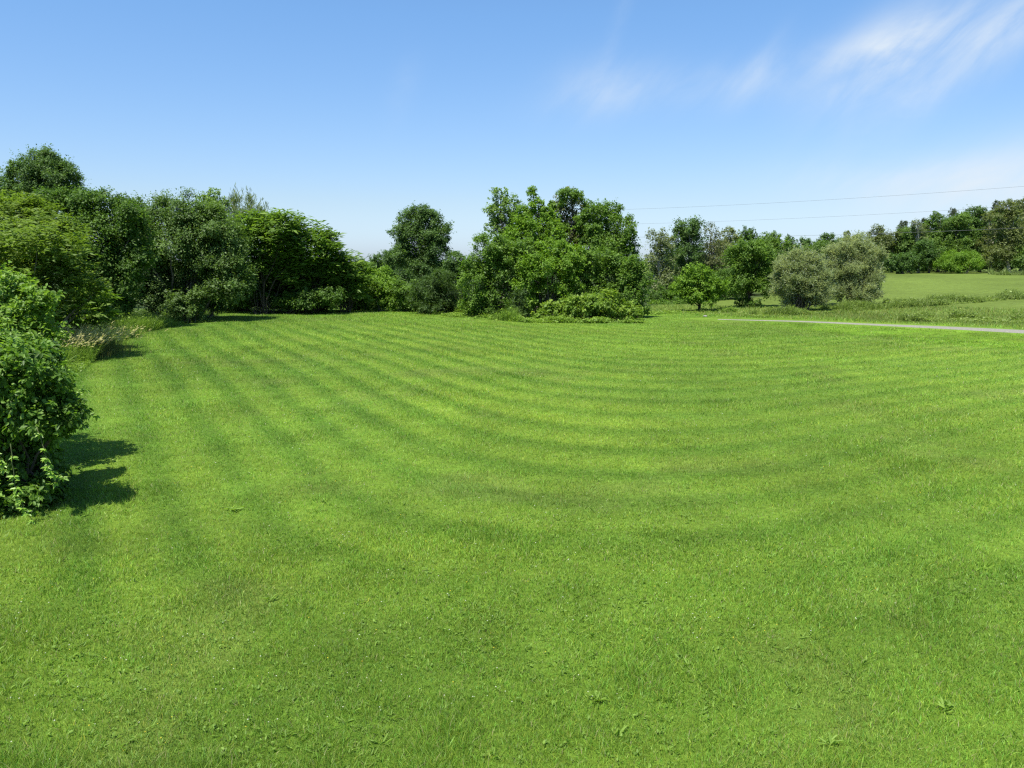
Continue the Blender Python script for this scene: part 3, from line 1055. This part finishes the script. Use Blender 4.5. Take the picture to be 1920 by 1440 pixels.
# ------------------------------------------------------------------ left thicket
plant('sumac_bush', 'golden green bush spilling forward above the straw tussock', 'bush', 25, 60, [
    (60, 470, 95, 38), (-40, 500, 110, 55), (110, 515, 60, 45), (40, 540, 80, 50), (150, 545, 40, 38), (-60, 580, 110, 70)], 'sumac_gold', trunk=.10, stems=7, limbs=18, bark='grey', seed=11)
plant('sumac_bush', 'low green bush beside the straw tussock at the lawn edge', 'bush', 27.5, 150, [
    (155, 570, 42, 32), (125, 600, 45, 30), (180, 590, 25, 24)], 'sumac', trunk=.06, stems=6, limbs=10, seed=12)
plant('sumac_bush', 'yellowish green bush high at the left, under the tall ash tree', 'bush', 31, 40, [
    (20, 398, 62, 28), (80, 408, 42, 26), (-50, 410, 90, 45), (50, 440, 75, 36), (120, 448, 40, 34), (0, 480, 100, 50)], 'sumac_gold', trunk=.12, stems=6, limbs=18, seed=13)
plant('tall_tree', 'tall dark ash tree standing up behind the left thicket', 'tree', 56, 85, [
    (85, 318, 52, 36), (118, 335, 34, 34), (48, 340, 42, 34), (82, 300, 30, 22), (60, 370, 60, 30), (120, 370, 40, 25), (30, 318, 18, 16)], 'ash', trunk=.24, limbs=24, seed=14)
plant('tall_tree', 'blue green tree cut by the left border behind the thicket', 'tree', 60, -20, [(-15, 345, 32, 22), (-30, 370, 50, 30), (-60, 350, 40, 40)], 'ash', trunk=.2, seed=15)
plant('broadleaf_tree', 'dark green tree between the golden bushes and the grey green olive', 'tree', 36, 195, [
    (185, 388, 50, 30), (140, 380, 44, 26), (100, 375, 38, 22), (235, 405, 40, 34), (150, 412, 44, 34), (180, 455, 60, 45), (225, 480, 50, 50), (170, 510, 50, 45), (205, 545, 50, 45), (250, 450, 40, 45), (245, 500, 40, 45), (215, 570, 40, 30), (130, 470, 40, 45)], 'dark_green', trunk=.15, stems=4, limbs=24, seed=16)
plant('broadleaf_tree', 'wide grey green tree with drooping boughs over the shaded lawn edge', 'tree', 41, 330, [
    (290, 408, 55, 38), (245, 398, 36, 26), (350, 403, 52, 36), (400, 430, 45, 42), (265, 455, 50, 45), (330, 465, 65, 48), (400, 485, 50, 45), (285, 510, 55, 50), (350, 530, 50, 42), (415, 535, 44, 36), (245, 540, 42, 42), (310, 550, 50, 34), (440, 520, 36, 36), (380, 440, 50, 40), (430, 455, 40, 36)],
    'grey_green', trunk=.2, stems=4, limbs=34, seed=17)
plant('small_shrub', 'small rounded shrub at the foot of the grey green tree', 'shrub', 39.5, 345, [(330, 572, 26, 24), (362, 566, 24, 26), (345, 585, 28, 18)], 'grey_green', trunk=.05, stems=5, limbs=9, seed=18)
plant('small_shrub', 'low dark shrub at the edge of the deep shade left of the sumacs', 'shrub', 43, 390, [(385, 562, 22, 22), (405, 575, 18, 16)], 'dark_green', trunk=.05, stems=5, limbs=8, seed=19)
plant('poplar_tree', 'slim poplar top poking out above the grey green tree', 'tree', 52, 395, [(402, 366, 14, 17), (382, 378, 18, 14), (396, 392, 28, 20), (420, 385, 14, 14), (400, 440, 30, 40)], 'poplar', trunk=.11, seed=20)
plant('feathery_tree', 'feathery pale tree with upright wispy twigs behind the sumacs', 'tree', 53, 455, [(455, 392, 32, 24), (432, 402, 26, 22), (478, 398, 22, 20), (455, 430, 40, 30)], 'feather', trunk=.12, limbs=30, seed=21)
plant('sumac_tree', 'broad layered sumac next to the grey green tree, tallest of the sumacs', 'tree', 46, 495, [
    (480, 428, 48, 24), (525, 425, 46, 24), (445, 450, 45, 30), (500, 462, 62, 30), (545, 455, 40, 26), (470, 500, 55, 34), (530, 500, 52, 30), (450, 538, 42, 32, 1.6), (500, 530, 50, 20, 1.8)], 'sumac', trunk=.075, stems=6, limbs=22, bark='brown', seed=22)
plant('sumac_tree', 'dome shaped sumac in the middle of the sumac row', 'tree', 47, 585, [
    (570, 440, 38, 22), (605, 452, 28, 16), (625, 468, 16, 9), (580, 475, 55, 26), (560, 515, 52, 30), (610, 505, 42, 30), (600, 540, 48, 24, 1.5), (550, 545, 36, 20, 1.8)], 'sumac', trunk=.075, stems=6, limbs=18, bark='brown', seed=23)
plant('sumac_tree', 'lowest sumac at the right end of the sumac row', 'tree', 48, 645, [
    (635, 500, 38, 26), (662, 512, 30, 26), (640, 535, 42, 24, .8), (672, 540, 20, 26)], 'sumac', trunk=.07, stems=5, limbs=14, bark='brown', seed=24)
plant('broadleaf_bush', 'added dark bush standing in for the black shade behind the sumac trunks', 'bush', 51, 560, [(480, 540, 70, 36), (560, 540, 70, 36), (630, 548, 60, 30), (420, 545, 60, 36)], 'dark_green', trunk=.1, stems=6, limbs=14, seed=25)  # added as a dark backing for the black shade under the sumacs

plant('broadleaf_bush', 'added low dark bush deepening the shade behind the lowest sumac', 'bush', 53, 660, [(640, 560, 60, 22), (690, 550, 40, 34), (590, 562, 60, 20)], 'dark_green', trunk=.1, stems=6, limbs=12, seed=26)  # added to hide lit ground and keep this spot in deep shade
plant('broadleaf_bush', 'added low dark bush making the deep shade beside the grey green tree', 'bush', 50, 470, [(440, 560, 60, 24), (500, 562, 60, 20), (385, 560, 50, 30)], 'dark_green', trunk=.1, stems=6, limbs=12, seed=27)  # added backing, dark where only shade lies under the crowns

plant('broadleaf_bush', 'added low dark brush for the shade between the stems of the sumac row', 'bush', 46.6, 540, [(440, 556, 34, 20), (485, 560, 36, 18), (530, 562, 36, 16), (575, 562, 36, 16), (620, 560, 36, 18)], 'dark_green', trunk=.06, stems=7, limbs=12, bark='brown', seed=28)  # added to darken the foot of the row, where only shade shows
# ------------------------------------------------------------------ gap with the lone tree
plant('small_shrub', 'bright bush between the sumacs and the lone round tree', 'shrub', 50, 712, [(708, 525, 32, 26), (730, 540, 24, 22), (700, 555, 30, 24), (728, 563, 22, 18)], 'bright', trunk=.06, stems=6, limbs=12, seed=31)
plant('small_shrub', 'shrub at the foot of the lone round tree', 'shrub', 49, 760, [(758, 548, 26, 26), (775, 560, 26, 22), (748, 570, 22, 16)], 'mid', trunk=.06, stems=6, limbs=12, seed=32)
plant('round_tree', 'lone round dark tree standing against open sky in the gap', 'tree', 63, 782, [
    (788, 400, 24, 17), (775, 416, 32, 24), (802, 415, 28, 22), (758, 440, 28, 28), (818, 440, 28, 28), (790, 455, 46, 34), (762, 478, 34, 26), (818, 474, 28, 28), (790, 500, 34, 20)], 'ash', trunk=.20, limbs=30, bark='brown', seed=33)
plant('young_tree', 'low young tree just left of the lone round tree', 'tree', 61, 725, [(722, 490, 26, 20), (742, 482, 20, 20), (712, 505, 24, 16)], 'ash', trunk=.09, seed=34)
plant('young_tree', 'low young tree filling the gap beside the middle thicket', 'tree', 60, 855, [(858, 488, 18, 20), (842, 500, 18, 18), (868, 510, 20, 20), (850, 525, 24, 20)], 'ash', trunk=.09, seed=35)
plant('broadleaf_bush', 'far low bush seen under the crown of the lone round tree', 'bush', 78, 770, [(740, 515, 34, 20), (790, 518, 40, 18), (840, 515, 36, 20), (700, 515, 30, 20)], 'far_dark', trunk=.1, stems=6, limbs=10, seed=37)
plant('evergreen_shrub', 'dark layered evergreen shrub left of the middle thicket', 'shrub', 47, 818, [
    (828, 528, 34, 18), (800, 545, 40, 20), (845, 552, 34, 20), (815, 567, 50, 18), (850, 575, 26, 14)], 'conifer', trunk=.09, stems=4, limbs=14, bark='brown', seed=36)

# ------------------------------------------------------------------ middle thicket
plant('poplar_tree', 'pale poplar with an open leafy top at the left of the middle thicket', 'tree', 48, 945, [
    (934, 370, 16, 22), (928, 400, 20, 20), (958, 388, 20, 20), (950, 420, 30, 26), (925, 428, 18, 14), (970, 420, 20, 26)], 'poplar', trunk=.14, seed=41, limbs=22)
plant('spire_tree', 'bright green tree with one narrow spire in the middle thicket', 'tree', 46.5, 1005, [
    (997, 362, 8, 15), (1005, 385, 15, 16), (1002, 412, 30, 24), (1028, 415, 20, 26), (985, 440, 36, 30), (1020, 455, 34, 30), (960, 455, 26, 22), (978, 405, 18, 20), (1040, 445, 26, 26)], 'bright', trunk=.15, seed=42, limbs=22)
plant('twiggy_tree', 'thin grey twiggy tree with see-through middle in the thicket', 'tree', 48.5, 1080, [
    (1066, 375, 30, 18), (1045, 392, 22, 18), (1085, 392, 22, 24), (1070, 425, 34, 32), (1095, 455, 34, 34), (1060, 460, 30, 30), (1090, 490, 34, 30)], 'twiggy', trunk=.15, seed=43, limbs=60)
plant('broadleaf_tree', 'green leaf cap on the thicket top beside the thin twiggy tree', 'tree', 48.0, 1062, [(1066, 368, 26, 12), (1045, 388, 20, 12), (1084, 372, 15, 12), (1050, 420, 20, 18), (1108, 400, 20, 22), (1100, 440, 26, 26)], 'mid', trunk=.10, seed=48, limbs=16)
plant('broadleaf_tree', 'tall rounded tree forming the right crown of the middle thicket', 'tree', 47, 1140, [
    (1118, 400, 22, 20), (1115, 440, 26, 28), (1130, 470, 34, 28), (1145, 402, 22, 24), (1165, 430, 26, 26), (1135, 440, 34, 30), (1172, 462, 24, 22), (1145, 478, 42, 28), (1180, 480, 18, 20), (1095, 420, 18, 24)], 'mid', trunk=.16, seed=44, limbs=26)
plant('broadleaf_bush', 'large front bush at the left of the middle thicket', 'bush', 44, 930, [
    (925, 462, 34, 26), (950, 475, 36, 30), (900, 495, 34, 30), (940, 515, 46, 34), (895, 540, 36, 34), (935, 555, 40, 28), (978, 500, 34, 34), (985, 470, 30, 24), (890, 575, 30, 22), (925, 585, 34, 14)], 'mid', trunk=.1, stems=7, limbs=24, bark='brown', seed=45)
plant('broadleaf_bush', 'bright front bush in the middle of the thicket, above the small cedar', 'bush', 43.5, 1025, [
    (1035, 470, 32, 24), (1012, 500, 38, 30), (1055, 500, 34, 30), (990, 535, 36, 30), (1035, 545, 42, 28), (1065, 535, 26, 24), (1075, 485, 30, 26), (1000, 575, 36, 22)], 'bright', trunk=.1, stems=7, limbs=24, bark='brown', seed=46)
plant('broadleaf_bush', 'darker bush above the vine mound in the middle thicket', 'bush', 44, 1130, [
    (1105, 520, 34, 24), (1145, 520, 34, 26), (1090, 555, 36, 22), (1135, 555, 38, 22), (1165, 540, 24, 26), (1120, 490, 36, 24), (1160, 500, 30, 26), (1150, 575, 34, 18)], 'mid', trunk=.1, stems=7, limbs=20, bark='brown', seed=47)
plant('broadleaf_bush', 'bush closing the right end of the middle thicket beside the gap', 'bush', 43, 1195, [
    (1188, 505, 22, 26), (1205, 535, 20, 26), (1185, 555, 24, 28), (1200, 580, 16, 18), (1175, 525, 20, 24)], 'mid', trunk=.08, stems=6, limbs=16, bark='brown', seed=49)
plant('small_cedar', 'small pointed cedar at the front of the middle thicket', 'tree', 42, 974, [(974, 556, 11, 12), (972, 572, 17, 13), (972, 588, 20, 12)], 'conifer', trunk=.05, bark='brown', seed=50)
plant('vine_mound', 'low pale mound of broad leaved vines in front of the middle thicket', 'shrub', 41.5, 1110, [
    (1045, 586, 42, 20), (1090, 576, 46, 28), (1135, 575, 44, 28), (1174, 587, 32, 18), (1018, 594, 20, 11)], 'mound', trunk=.05, stems=9, limbs=20, bark='brown', seed=51, dz=.8)

# ------------------------------------------------------------------ right of the gap
plant('birch_tree', 'pale grey leaved birch at the left of the trees past the gap', 'tree', 64, 1240, [
    (1232, 452, 20, 24), (1250, 462, 20, 22), (1228, 490, 22, 26), (1252, 505, 24, 28), (1235, 540, 26, 30), (1258, 550, 22, 24)], 'pale_birch', trunk=.12, bark='white', seed=61, limbs=22)
plant('round_tree', 'dark round topped tree taller than the birches past the gap', 'tree', 66, 1288, [
    (1290, 426, 26, 20), (1278, 445, 22, 20), (1300, 448, 20, 24), (1288, 475, 24, 26), (1285, 510, 24, 24)], 'ash', trunk=.16, seed=62, limbs=22)
plant('birch_tree', 'greyish birch with thin brown lower boughs past the gap', 'tree', 67, 1335, [
    (1332, 436, 16, 20), (1345, 455, 18, 20), (1325, 470, 22, 24), (1340, 500, 34, 24)], 'twiggy', trunk=.12, bark='grey', seed=63, limbs=40)
plant('birch_tree', 'thin light birch right of the grey one, leaning outwards', 'tree', 68, 1368, [(1366, 440, 16, 14), (1376, 455, 16, 18), (1368, 485, 26, 26)], 'pale_birch', trunk=.1, bark='white', seed=64)
plant('broadleaf_tree', 'dark jagged tree top behind the round green tree', 'tree', 72, 1402, [(1403, 438, 15, 12), (1398, 455, 22, 14), (1405, 480, 30, 24)], 'far_dark', trunk=.14, seed=65)
plant('broadleaf_tree', 'mid green tree behind the round one and the olive willow', 'tree', 70, 1448, [(1446, 448, 18, 13), (1460, 460, 18, 14), (1440, 475, 26, 24), (1470, 485, 24, 22)], 'far_mid', trunk=.14, seed=66)
plant('broadleaf_tree', 'small blue green tree showing between the others and the willow', 'tree', 74, 1482, [(1480, 452, 9, 11), (1486, 470, 14, 14), (1480, 500, 22, 26)], 'far_dark', trunk=.1, seed=67)
plant('broadleaf_bush', 'dim bush under the birches past the gap', 'bush', 60, 1260, [(1245, 560, 24, 22), (1275, 555, 26, 26), (1225, 565, 16, 18)], 'dark_green', trunk=.07, stems=5, limbs=10, seed=68)
plant('broadleaf_bush', 'dim bush filling in behind the small bright tree', 'bush', 60, 1350, [(1345, 540, 30, 32), (1375, 530, 26, 30), (1320, 535, 26, 28)], 'dark_green', trunk=.07, stems=5, limbs=10, seed=69)
plant('broadleaf_bush', 'low leafy bush at the foot of the birches past the gap', 'bush', 57, 1235, [(1228, 578, 22, 12), (1255, 574, 26, 14), (1285, 572, 24, 14)], 'mid', trunk=.06, stems=5, limbs=8, seed=75)
plant('small_tree', 'small bright green tree alone past the lawn, with lopsided crown', 'tree', 48, 1312, [
    (1305, 512, 24, 15), (1292, 530, 24, 18), (1322, 530, 26, 20), (1342, 543, 24, 17), (1272, 545, 20, 14), (1352, 536, 16, 12), (1302, 555, 26, 16), (1328, 562, 20, 12)], 'bright', trunk=.10, seed=70, limbs=20, bark='brown')
plant('round_tree', 'round green tree with a short dark trunk left of the olive willows', 'tree', 52, 1406, [
    (1412, 470, 32, 22), (1390, 488, 30, 26), (1430, 490, 28, 26), (1408, 515, 40, 26), (1385, 535, 26, 20), (1432, 535, 24, 20)], 'mid', trunk=.17, seed=71, limbs=26, bark='brown')
plant('small_shrub', 'dark tuft of suckers round the foot of the round green tree', 'shrub', 51.8, 1404, [(1396, 568, 18, 10), (1412, 570, 16, 9)], 'dark_green', trunk=.04, stems=6, limbs=8, seed=72)
plant('willow_shrub', 'shorter olive grey willow, the nearer of the pair by the field', 'shrub', 48, 1500, [
    (1500, 495, 34, 28), (1480, 520, 30, 30), (1525, 515, 30, 30), (1495, 550, 42, 30), (1530, 552, 28, 28)], 'willow', trunk=.10, stems=8, limbs=24, bark='brown', seed=73)
plant('willow_shrub', 'taller olive willow with silvery top beside the open field', 'shrub', 52, 1602, [
    (1600, 470, 36, 26), (1575, 490, 32, 30), (1628, 490, 28, 32), (1600, 520, 48, 32), (1635, 530, 22, 28), (1570, 535, 32, 32), (1615, 552, 34, 20)], 'willow', trunk=.11, stems=9, limbs=28, bark='brown', seed=74)

for i, (u, v, ru, rv, Y, key, lab) in enumerate((
        (1262, 478, 26, 26, 72, 'far_mid', 'soft green tree behind the birch at the left past the gap'),
        (1315, 482, 24, 24, 74, 'far_dark', 'dark tree filling in behind the round topped dark tree'),
        (1355, 470, 26, 22, 76, 'far_olive', 'olive tree behind the two thin birches past the gap'),
        (1425, 468, 26, 22, 76, 'far_mid', 'mid green tree showing over the round green tree'),
        (1470, 478, 24, 20, 80, 'far_mid', 'soft green tree in the back row over the shorter willow'),
        (1530, 472, 26, 18, 88, 'far_mid', 'low soft green tree in the dip behind the willow pair'),
        (1575, 466, 22, 18, 96, 'far_dark', 'dark low tree hidden mostly by the silvery willow'))):
    plant('far_tree', lab, 'tree', Y, u, [(u, v, ru, rv), (u - 8, v + 26, ru + 4, rv + 4), (u + 10, v + 34, ru + 4, rv + 4), (u, v + 58, ru + 6, rv)], key, None, trunk=.14, limbs=10, seed=140 + i)

# ------------------------------------------------------------------ far trees and the hillside wood
WOOD = 'trees of the hillside wood'
plant('far_tree', 'small round tree top over the shorter willow', 'tree', 92, 1510, [(1510, 456, 13, 10), (1512, 475, 18, 14)], 'far_dark', trunk=.15, seed=81)
plant('far_tree', 'dark tree top over the dip between the two willows', 'tree', 92, 1550, [(1552, 447, 14, 9), (1542, 460, 16, 12), (1560, 470, 20, 18)], 'far_dark', trunk=.15, seed=82)
plant('far_tree', 'tiny twig like top peeping over the silvery willow', 'tree', 100, 1590, [(1588, 440, 5, 8), (1604, 446, 5, 5), (1592, 465, 16, 14)], 'far_olive', trunk=.12, seed=83)
plant('birch_tree', 'thin topped grey birch at the left end of the hillside wood', 'tree', 98, 1648, [(1645, 430, 12, 9), (1638, 445, 16, 12), (1655, 455, 20, 16), (1645, 480, 24, 22)], 'far_olive', WOOD, trunk=.14, bark='white', seed=84)
plant('far_tree', 'olive tree with brownish leaves behind the silvery willow', 'tree', 95, 1668, [(1672, 450, 20, 18), (1662, 480, 22, 20), (1685, 470, 16, 18)], 'far_olive', WOOD, trunk=.14, seed=85)
plant('spruce_tree', 'blue grey conifer tip leaning above the left wood', 'tree', 112, 1692, [(1695, 420, 6, 6), (1690, 428, 8, 8), (1690, 445, 10, 14)], 'blue_conifer', WOOD, trunk=.14, seed=86)
plant('far_tree', 'green tree over the dark bush at the field edge', 'tree', 94, 1702, [(1702, 440, 20, 18), (1695, 465, 24, 20), (1712, 482, 20, 18)], 'far_mid', WOOD, trunk=.15, seed=87)
plant('birch_tree', 'birch with one white trunk showing in the left wood', 'tree', 93, 1718, [(1717, 420, 9, 8), (1722, 432, 14, 12), (1728, 450, 14, 14)], 'pale_birch', WOOD, trunk=.16, bark='white', seed=88)
plant('broadleaf_bush', 'dark rounded bush at the top of the field, left in the wood', 'bush', 89, 1690, [(1680, 490, 20, 16), (1702, 492, 20, 16), (1690, 500, 24, 12)], 'far_dark', WOOD, trunk=.08, stems=5, limbs=10, seed=89)
plant('spruce_tree', 'short blue grey conifer top between the green hill trees', 'tree', 112, 1733, [(1733, 418, 6, 7), (1734, 430, 9, 10), (1735, 450, 12, 16)], 'blue_conifer', WOOD, trunk=.14, seed=90)
plant('far_tree', 'pointed green tree in the left middle of the hillside wood', 'tree', 95, 1755, [(1754, 406, 11, 10), (1752, 422, 18, 14), (1760, 445, 22, 20), (1745, 465, 24, 20)], 'far_mid', WOOD, trunk=.17, seed=91)
plant('far_tree', 'greyer green lower tree before the pointed one on the hill', 'tree', 91, 1738, [(1735, 470, 24, 20), (1755, 485, 22, 16), (1728, 490, 18, 16)], 'far_dark', WOOD, trunk=.14, seed=92)
plant('spruce_tree', 'bluish conifer tip rising in the middle of the hillside wood', 'tree', 114, 1787, [(1786, 397, 6, 6), (1788, 405, 9, 8), (1788, 425, 12, 14)], 'blue_conifer', WOOD, trunk=.15, seed=93)
plant('far_tree', 'broad mid green tree right of the pointed hill tree', 'tree', 94, 1795, [(1795, 415, 22, 14), (1785, 432, 22, 18), (1805, 440, 22, 20), (1790, 465, 28, 20)], 'far_mid', WOOD, trunk=.17, seed=94)
plant('far_tree', 'tall dark green tree at the top of the hillside wood', 'tree', 97, 1832, [(1828, 400, 20, 13), (1842, 412, 16, 14), (1820, 425, 18, 18), (1838, 440, 18, 22), (1830, 465, 20, 18)], 'far_dark', WOOD, trunk=.18, seed=95)
plant('sumac_bush', 'flat bright bush in front of the hillside wood', 'bush', 88, 1800, [(1795, 484, 28, 12), (1820, 484, 22, 12), (1778, 496, 22, 12), (1808, 498, 34, 13)], 'bright', WOOD, trunk=.08, stems=6, limbs=12, seed=96)
plant('birch_tree', 'slender birch between the tall dark tree and the twin white trunks', 'tree', 93, 1853, [(1852, 408, 9, 12), (1858, 430, 12, 14), (1850, 460, 16, 20)], 'far_olive', WOOD, trunk=.15, bark='white', seed=97)
plant('spruce_tree', 'narrow blue grey conifer spike, tallest of the conifer tips', 'tree', 114, 1868, [(1868, 384, 5, 6), (1868, 394, 8, 8), (1862, 405, 12, 10), (1866, 425, 14, 16)], 'blue_conifer', WOOD, trunk=.16, seed=98)
plant('birch_tree', 'large olive birch with twin white trunks at the right of the wood', 'tree', 90, 1888, [
    (1890, 388, 20, 12), (1880, 405, 22, 16), (1900, 410, 18, 18), (1885, 435, 28, 22), (1905, 450, 20, 22), (1880, 470, 28, 24), (1862, 485, 22, 20)], 'far_olive', WOOD, trunk=.2, bark='white', seed=99, limbs=24)
plant('far_tree', 'thin crowned tree cut by the right border of the photo', 'tree', 98, 1922, [(1918, 382, 14, 9), (1930, 395, 18, 16), (1922, 425, 24, 22), (1935, 460, 26, 28)], 'far_olive', WOOD, trunk=.18, seed=100)
plant('broadleaf_bush', 'green bush under the olive birch at the right end of the wood', 'bush', 89, 1915, [(1912, 480, 20, 18), (1930, 490, 24, 20), (1945, 470, 30, 28)], 'far_mid', WOOD, trunk=.08, stems=5, limbs=10, seed=101)
plant('broadleaf_bush', 'shaded undergrowth bush behind the front of the hillside wood', 'bush', 97, 1760, [(1730, 492, 34, 16), (1780, 490, 34, 18), (1840, 490, 34, 18), (1880, 490, 34, 18)], 'far_dark', WOOD, trunk=.08, stems=6, limbs=12, seed=102)


for i, (u, v, ru, rv, Y, key, lab) in enumerate((
        (1660, 462, 22, 18, 104, 'far_mid', 'mid green tree behind the thin topped birch, left end of the wood'),
        (1695, 455, 22, 18, 105, 'far_dark', 'dark tree behind the birch with one white trunk'),
        (1730, 445, 22, 20, 106, 'far_mid', 'mid green tree standing behind the short conifer top'),
        (1772, 428, 20, 20, 106, 'far_dark', 'dark tree filling between the pointed and the broad hill trees'),
        (1812, 418, 20, 20, 107, 'far_mid', 'mid green tree just behind the left of the tallest dark tree'),
        (1850, 425, 22, 22, 106, 'far_dark', 'dark tree behind the slender birch and the conifer spike'),
        (1872, 420, 20, 24, 106, 'far_mid', 'mid green tree behind the olive birch with twin trunks'),
        (1908, 405, 22, 20, 108, 'far_mid', 'mid green tree behind the thin crowned tree at the border'))):
    plant('far_tree', lab, 'tree', Y, u, [(u, v, ru, rv), (u - 8, v + 28, ru + 4, rv + 6), (u + 10, v + 40, ru + 4, rv + 6), (u, v + 60, ru + 6, rv)], key, WOOD, trunk=.16, limbs=10, seed=110 + i)


# ------------------------------------------------------------------ power lines, post, stone
def wire_mat():
    m = bpy.data.materials.new('weathered cable')
    m.use_nodes = True
    t = NT(m.node_tree)
    p = t.n('ShaderNodeBsdfPrincipled')
    nz = t.n('ShaderNodeTexNoise')
    nz.inputs['Scale'].default_value = 3
    t.set(p.inputs['Base Color'], t.mix(nz.outputs[0], (.06, .065, .07, 1), (.16, .165, .17, 1)))
    p.inputs['Roughness'].default_value = .6
    o = t.n('ShaderNodeOutputMaterial')
    t.set(o.inputs[0], p.outputs[0])
    return m


WIRE = wire_mat()
WL = 'overhead wires'
for (pa, Ya, pb, Yb, pc, Yc, rad, lab) in (
        ((1130, 394), 100, (2150, 331), 66, (1500, 377), None, .009, 'highest overhead wire crossing the sky on the right'),
        ((1130, 421), 100, (2150, 370), 66, (1500, 407), None, .008, 'middle overhead wire, faint against the pale sky'),
        ((1140, 444), 96, (2050, 421), 62, (1500, 438), None, .010, 'lowest overhead wire, passing in front of the hill trees')):
    A, B = at_depth(*pa, Ya)[0], at_depth(*pb, Yb)[0]
    t = np.linspace(0, 1, 60)[:, None]
    P = A * (1 - t) + B * t
    P[:, 2] -= .35 * 4 * (t * (1 - t))[:, 0]
    tb = Tubes()
    tb.tube(P, np.full(60, rad), 6)
    set_props(tb.build('power_line', WIRE), lab, 'power line', WL)

px_, py_ = on_ground(209, 604)
tb = Tubes()
tb.tube([(px_, py_, float(H(px_, py_)) - .1), (px_ + .01, py_, float(H(px_, py_)) + .2), (px_ + .02, py_, float(H(px_, py_)) + .42), (px_ + .02, py_, float(H(px_, py_)) + .44)], [.035, .035, .033, .02], 8)
set_props(tb.build('marker_post', BARK['white']), 'short white marker post in the weeds at the left lawn edge', 'post')

import bmesh
sx_, sy_ = on_ground(1322, 594)
bm = bmesh.new()
bmesh.ops.create_icosphere(bm, subdivisions=3, radius=1)
for vv in bm.verts:
    k = 1 + .35 * (float(vnoise(vv.co.x * 2 + vv.co.z, vv.co.y * 2 - vv.co.z, .9, 3)) - .5)
    vv.co = Vector((vv.co.x * .11 * k, vv.co.y * .08 * k, vv.co.z * .05 * k))
me = bpy.data.meshes.new('field_stone')
bm.to_mesh(me)
bm.free()
me.materials.append(bark_mat('pale stone', (.13, .125, .11), (.24, .23, .21), 6))
st = bpy.data.objects.new('field_stone', me)
st.location = (sx_, sy_, float(H(sx_, sy_)) + .03)
COL.objects.link(st)
set_props(st, 'pale field stone lying below the small bright tree', 'stone')
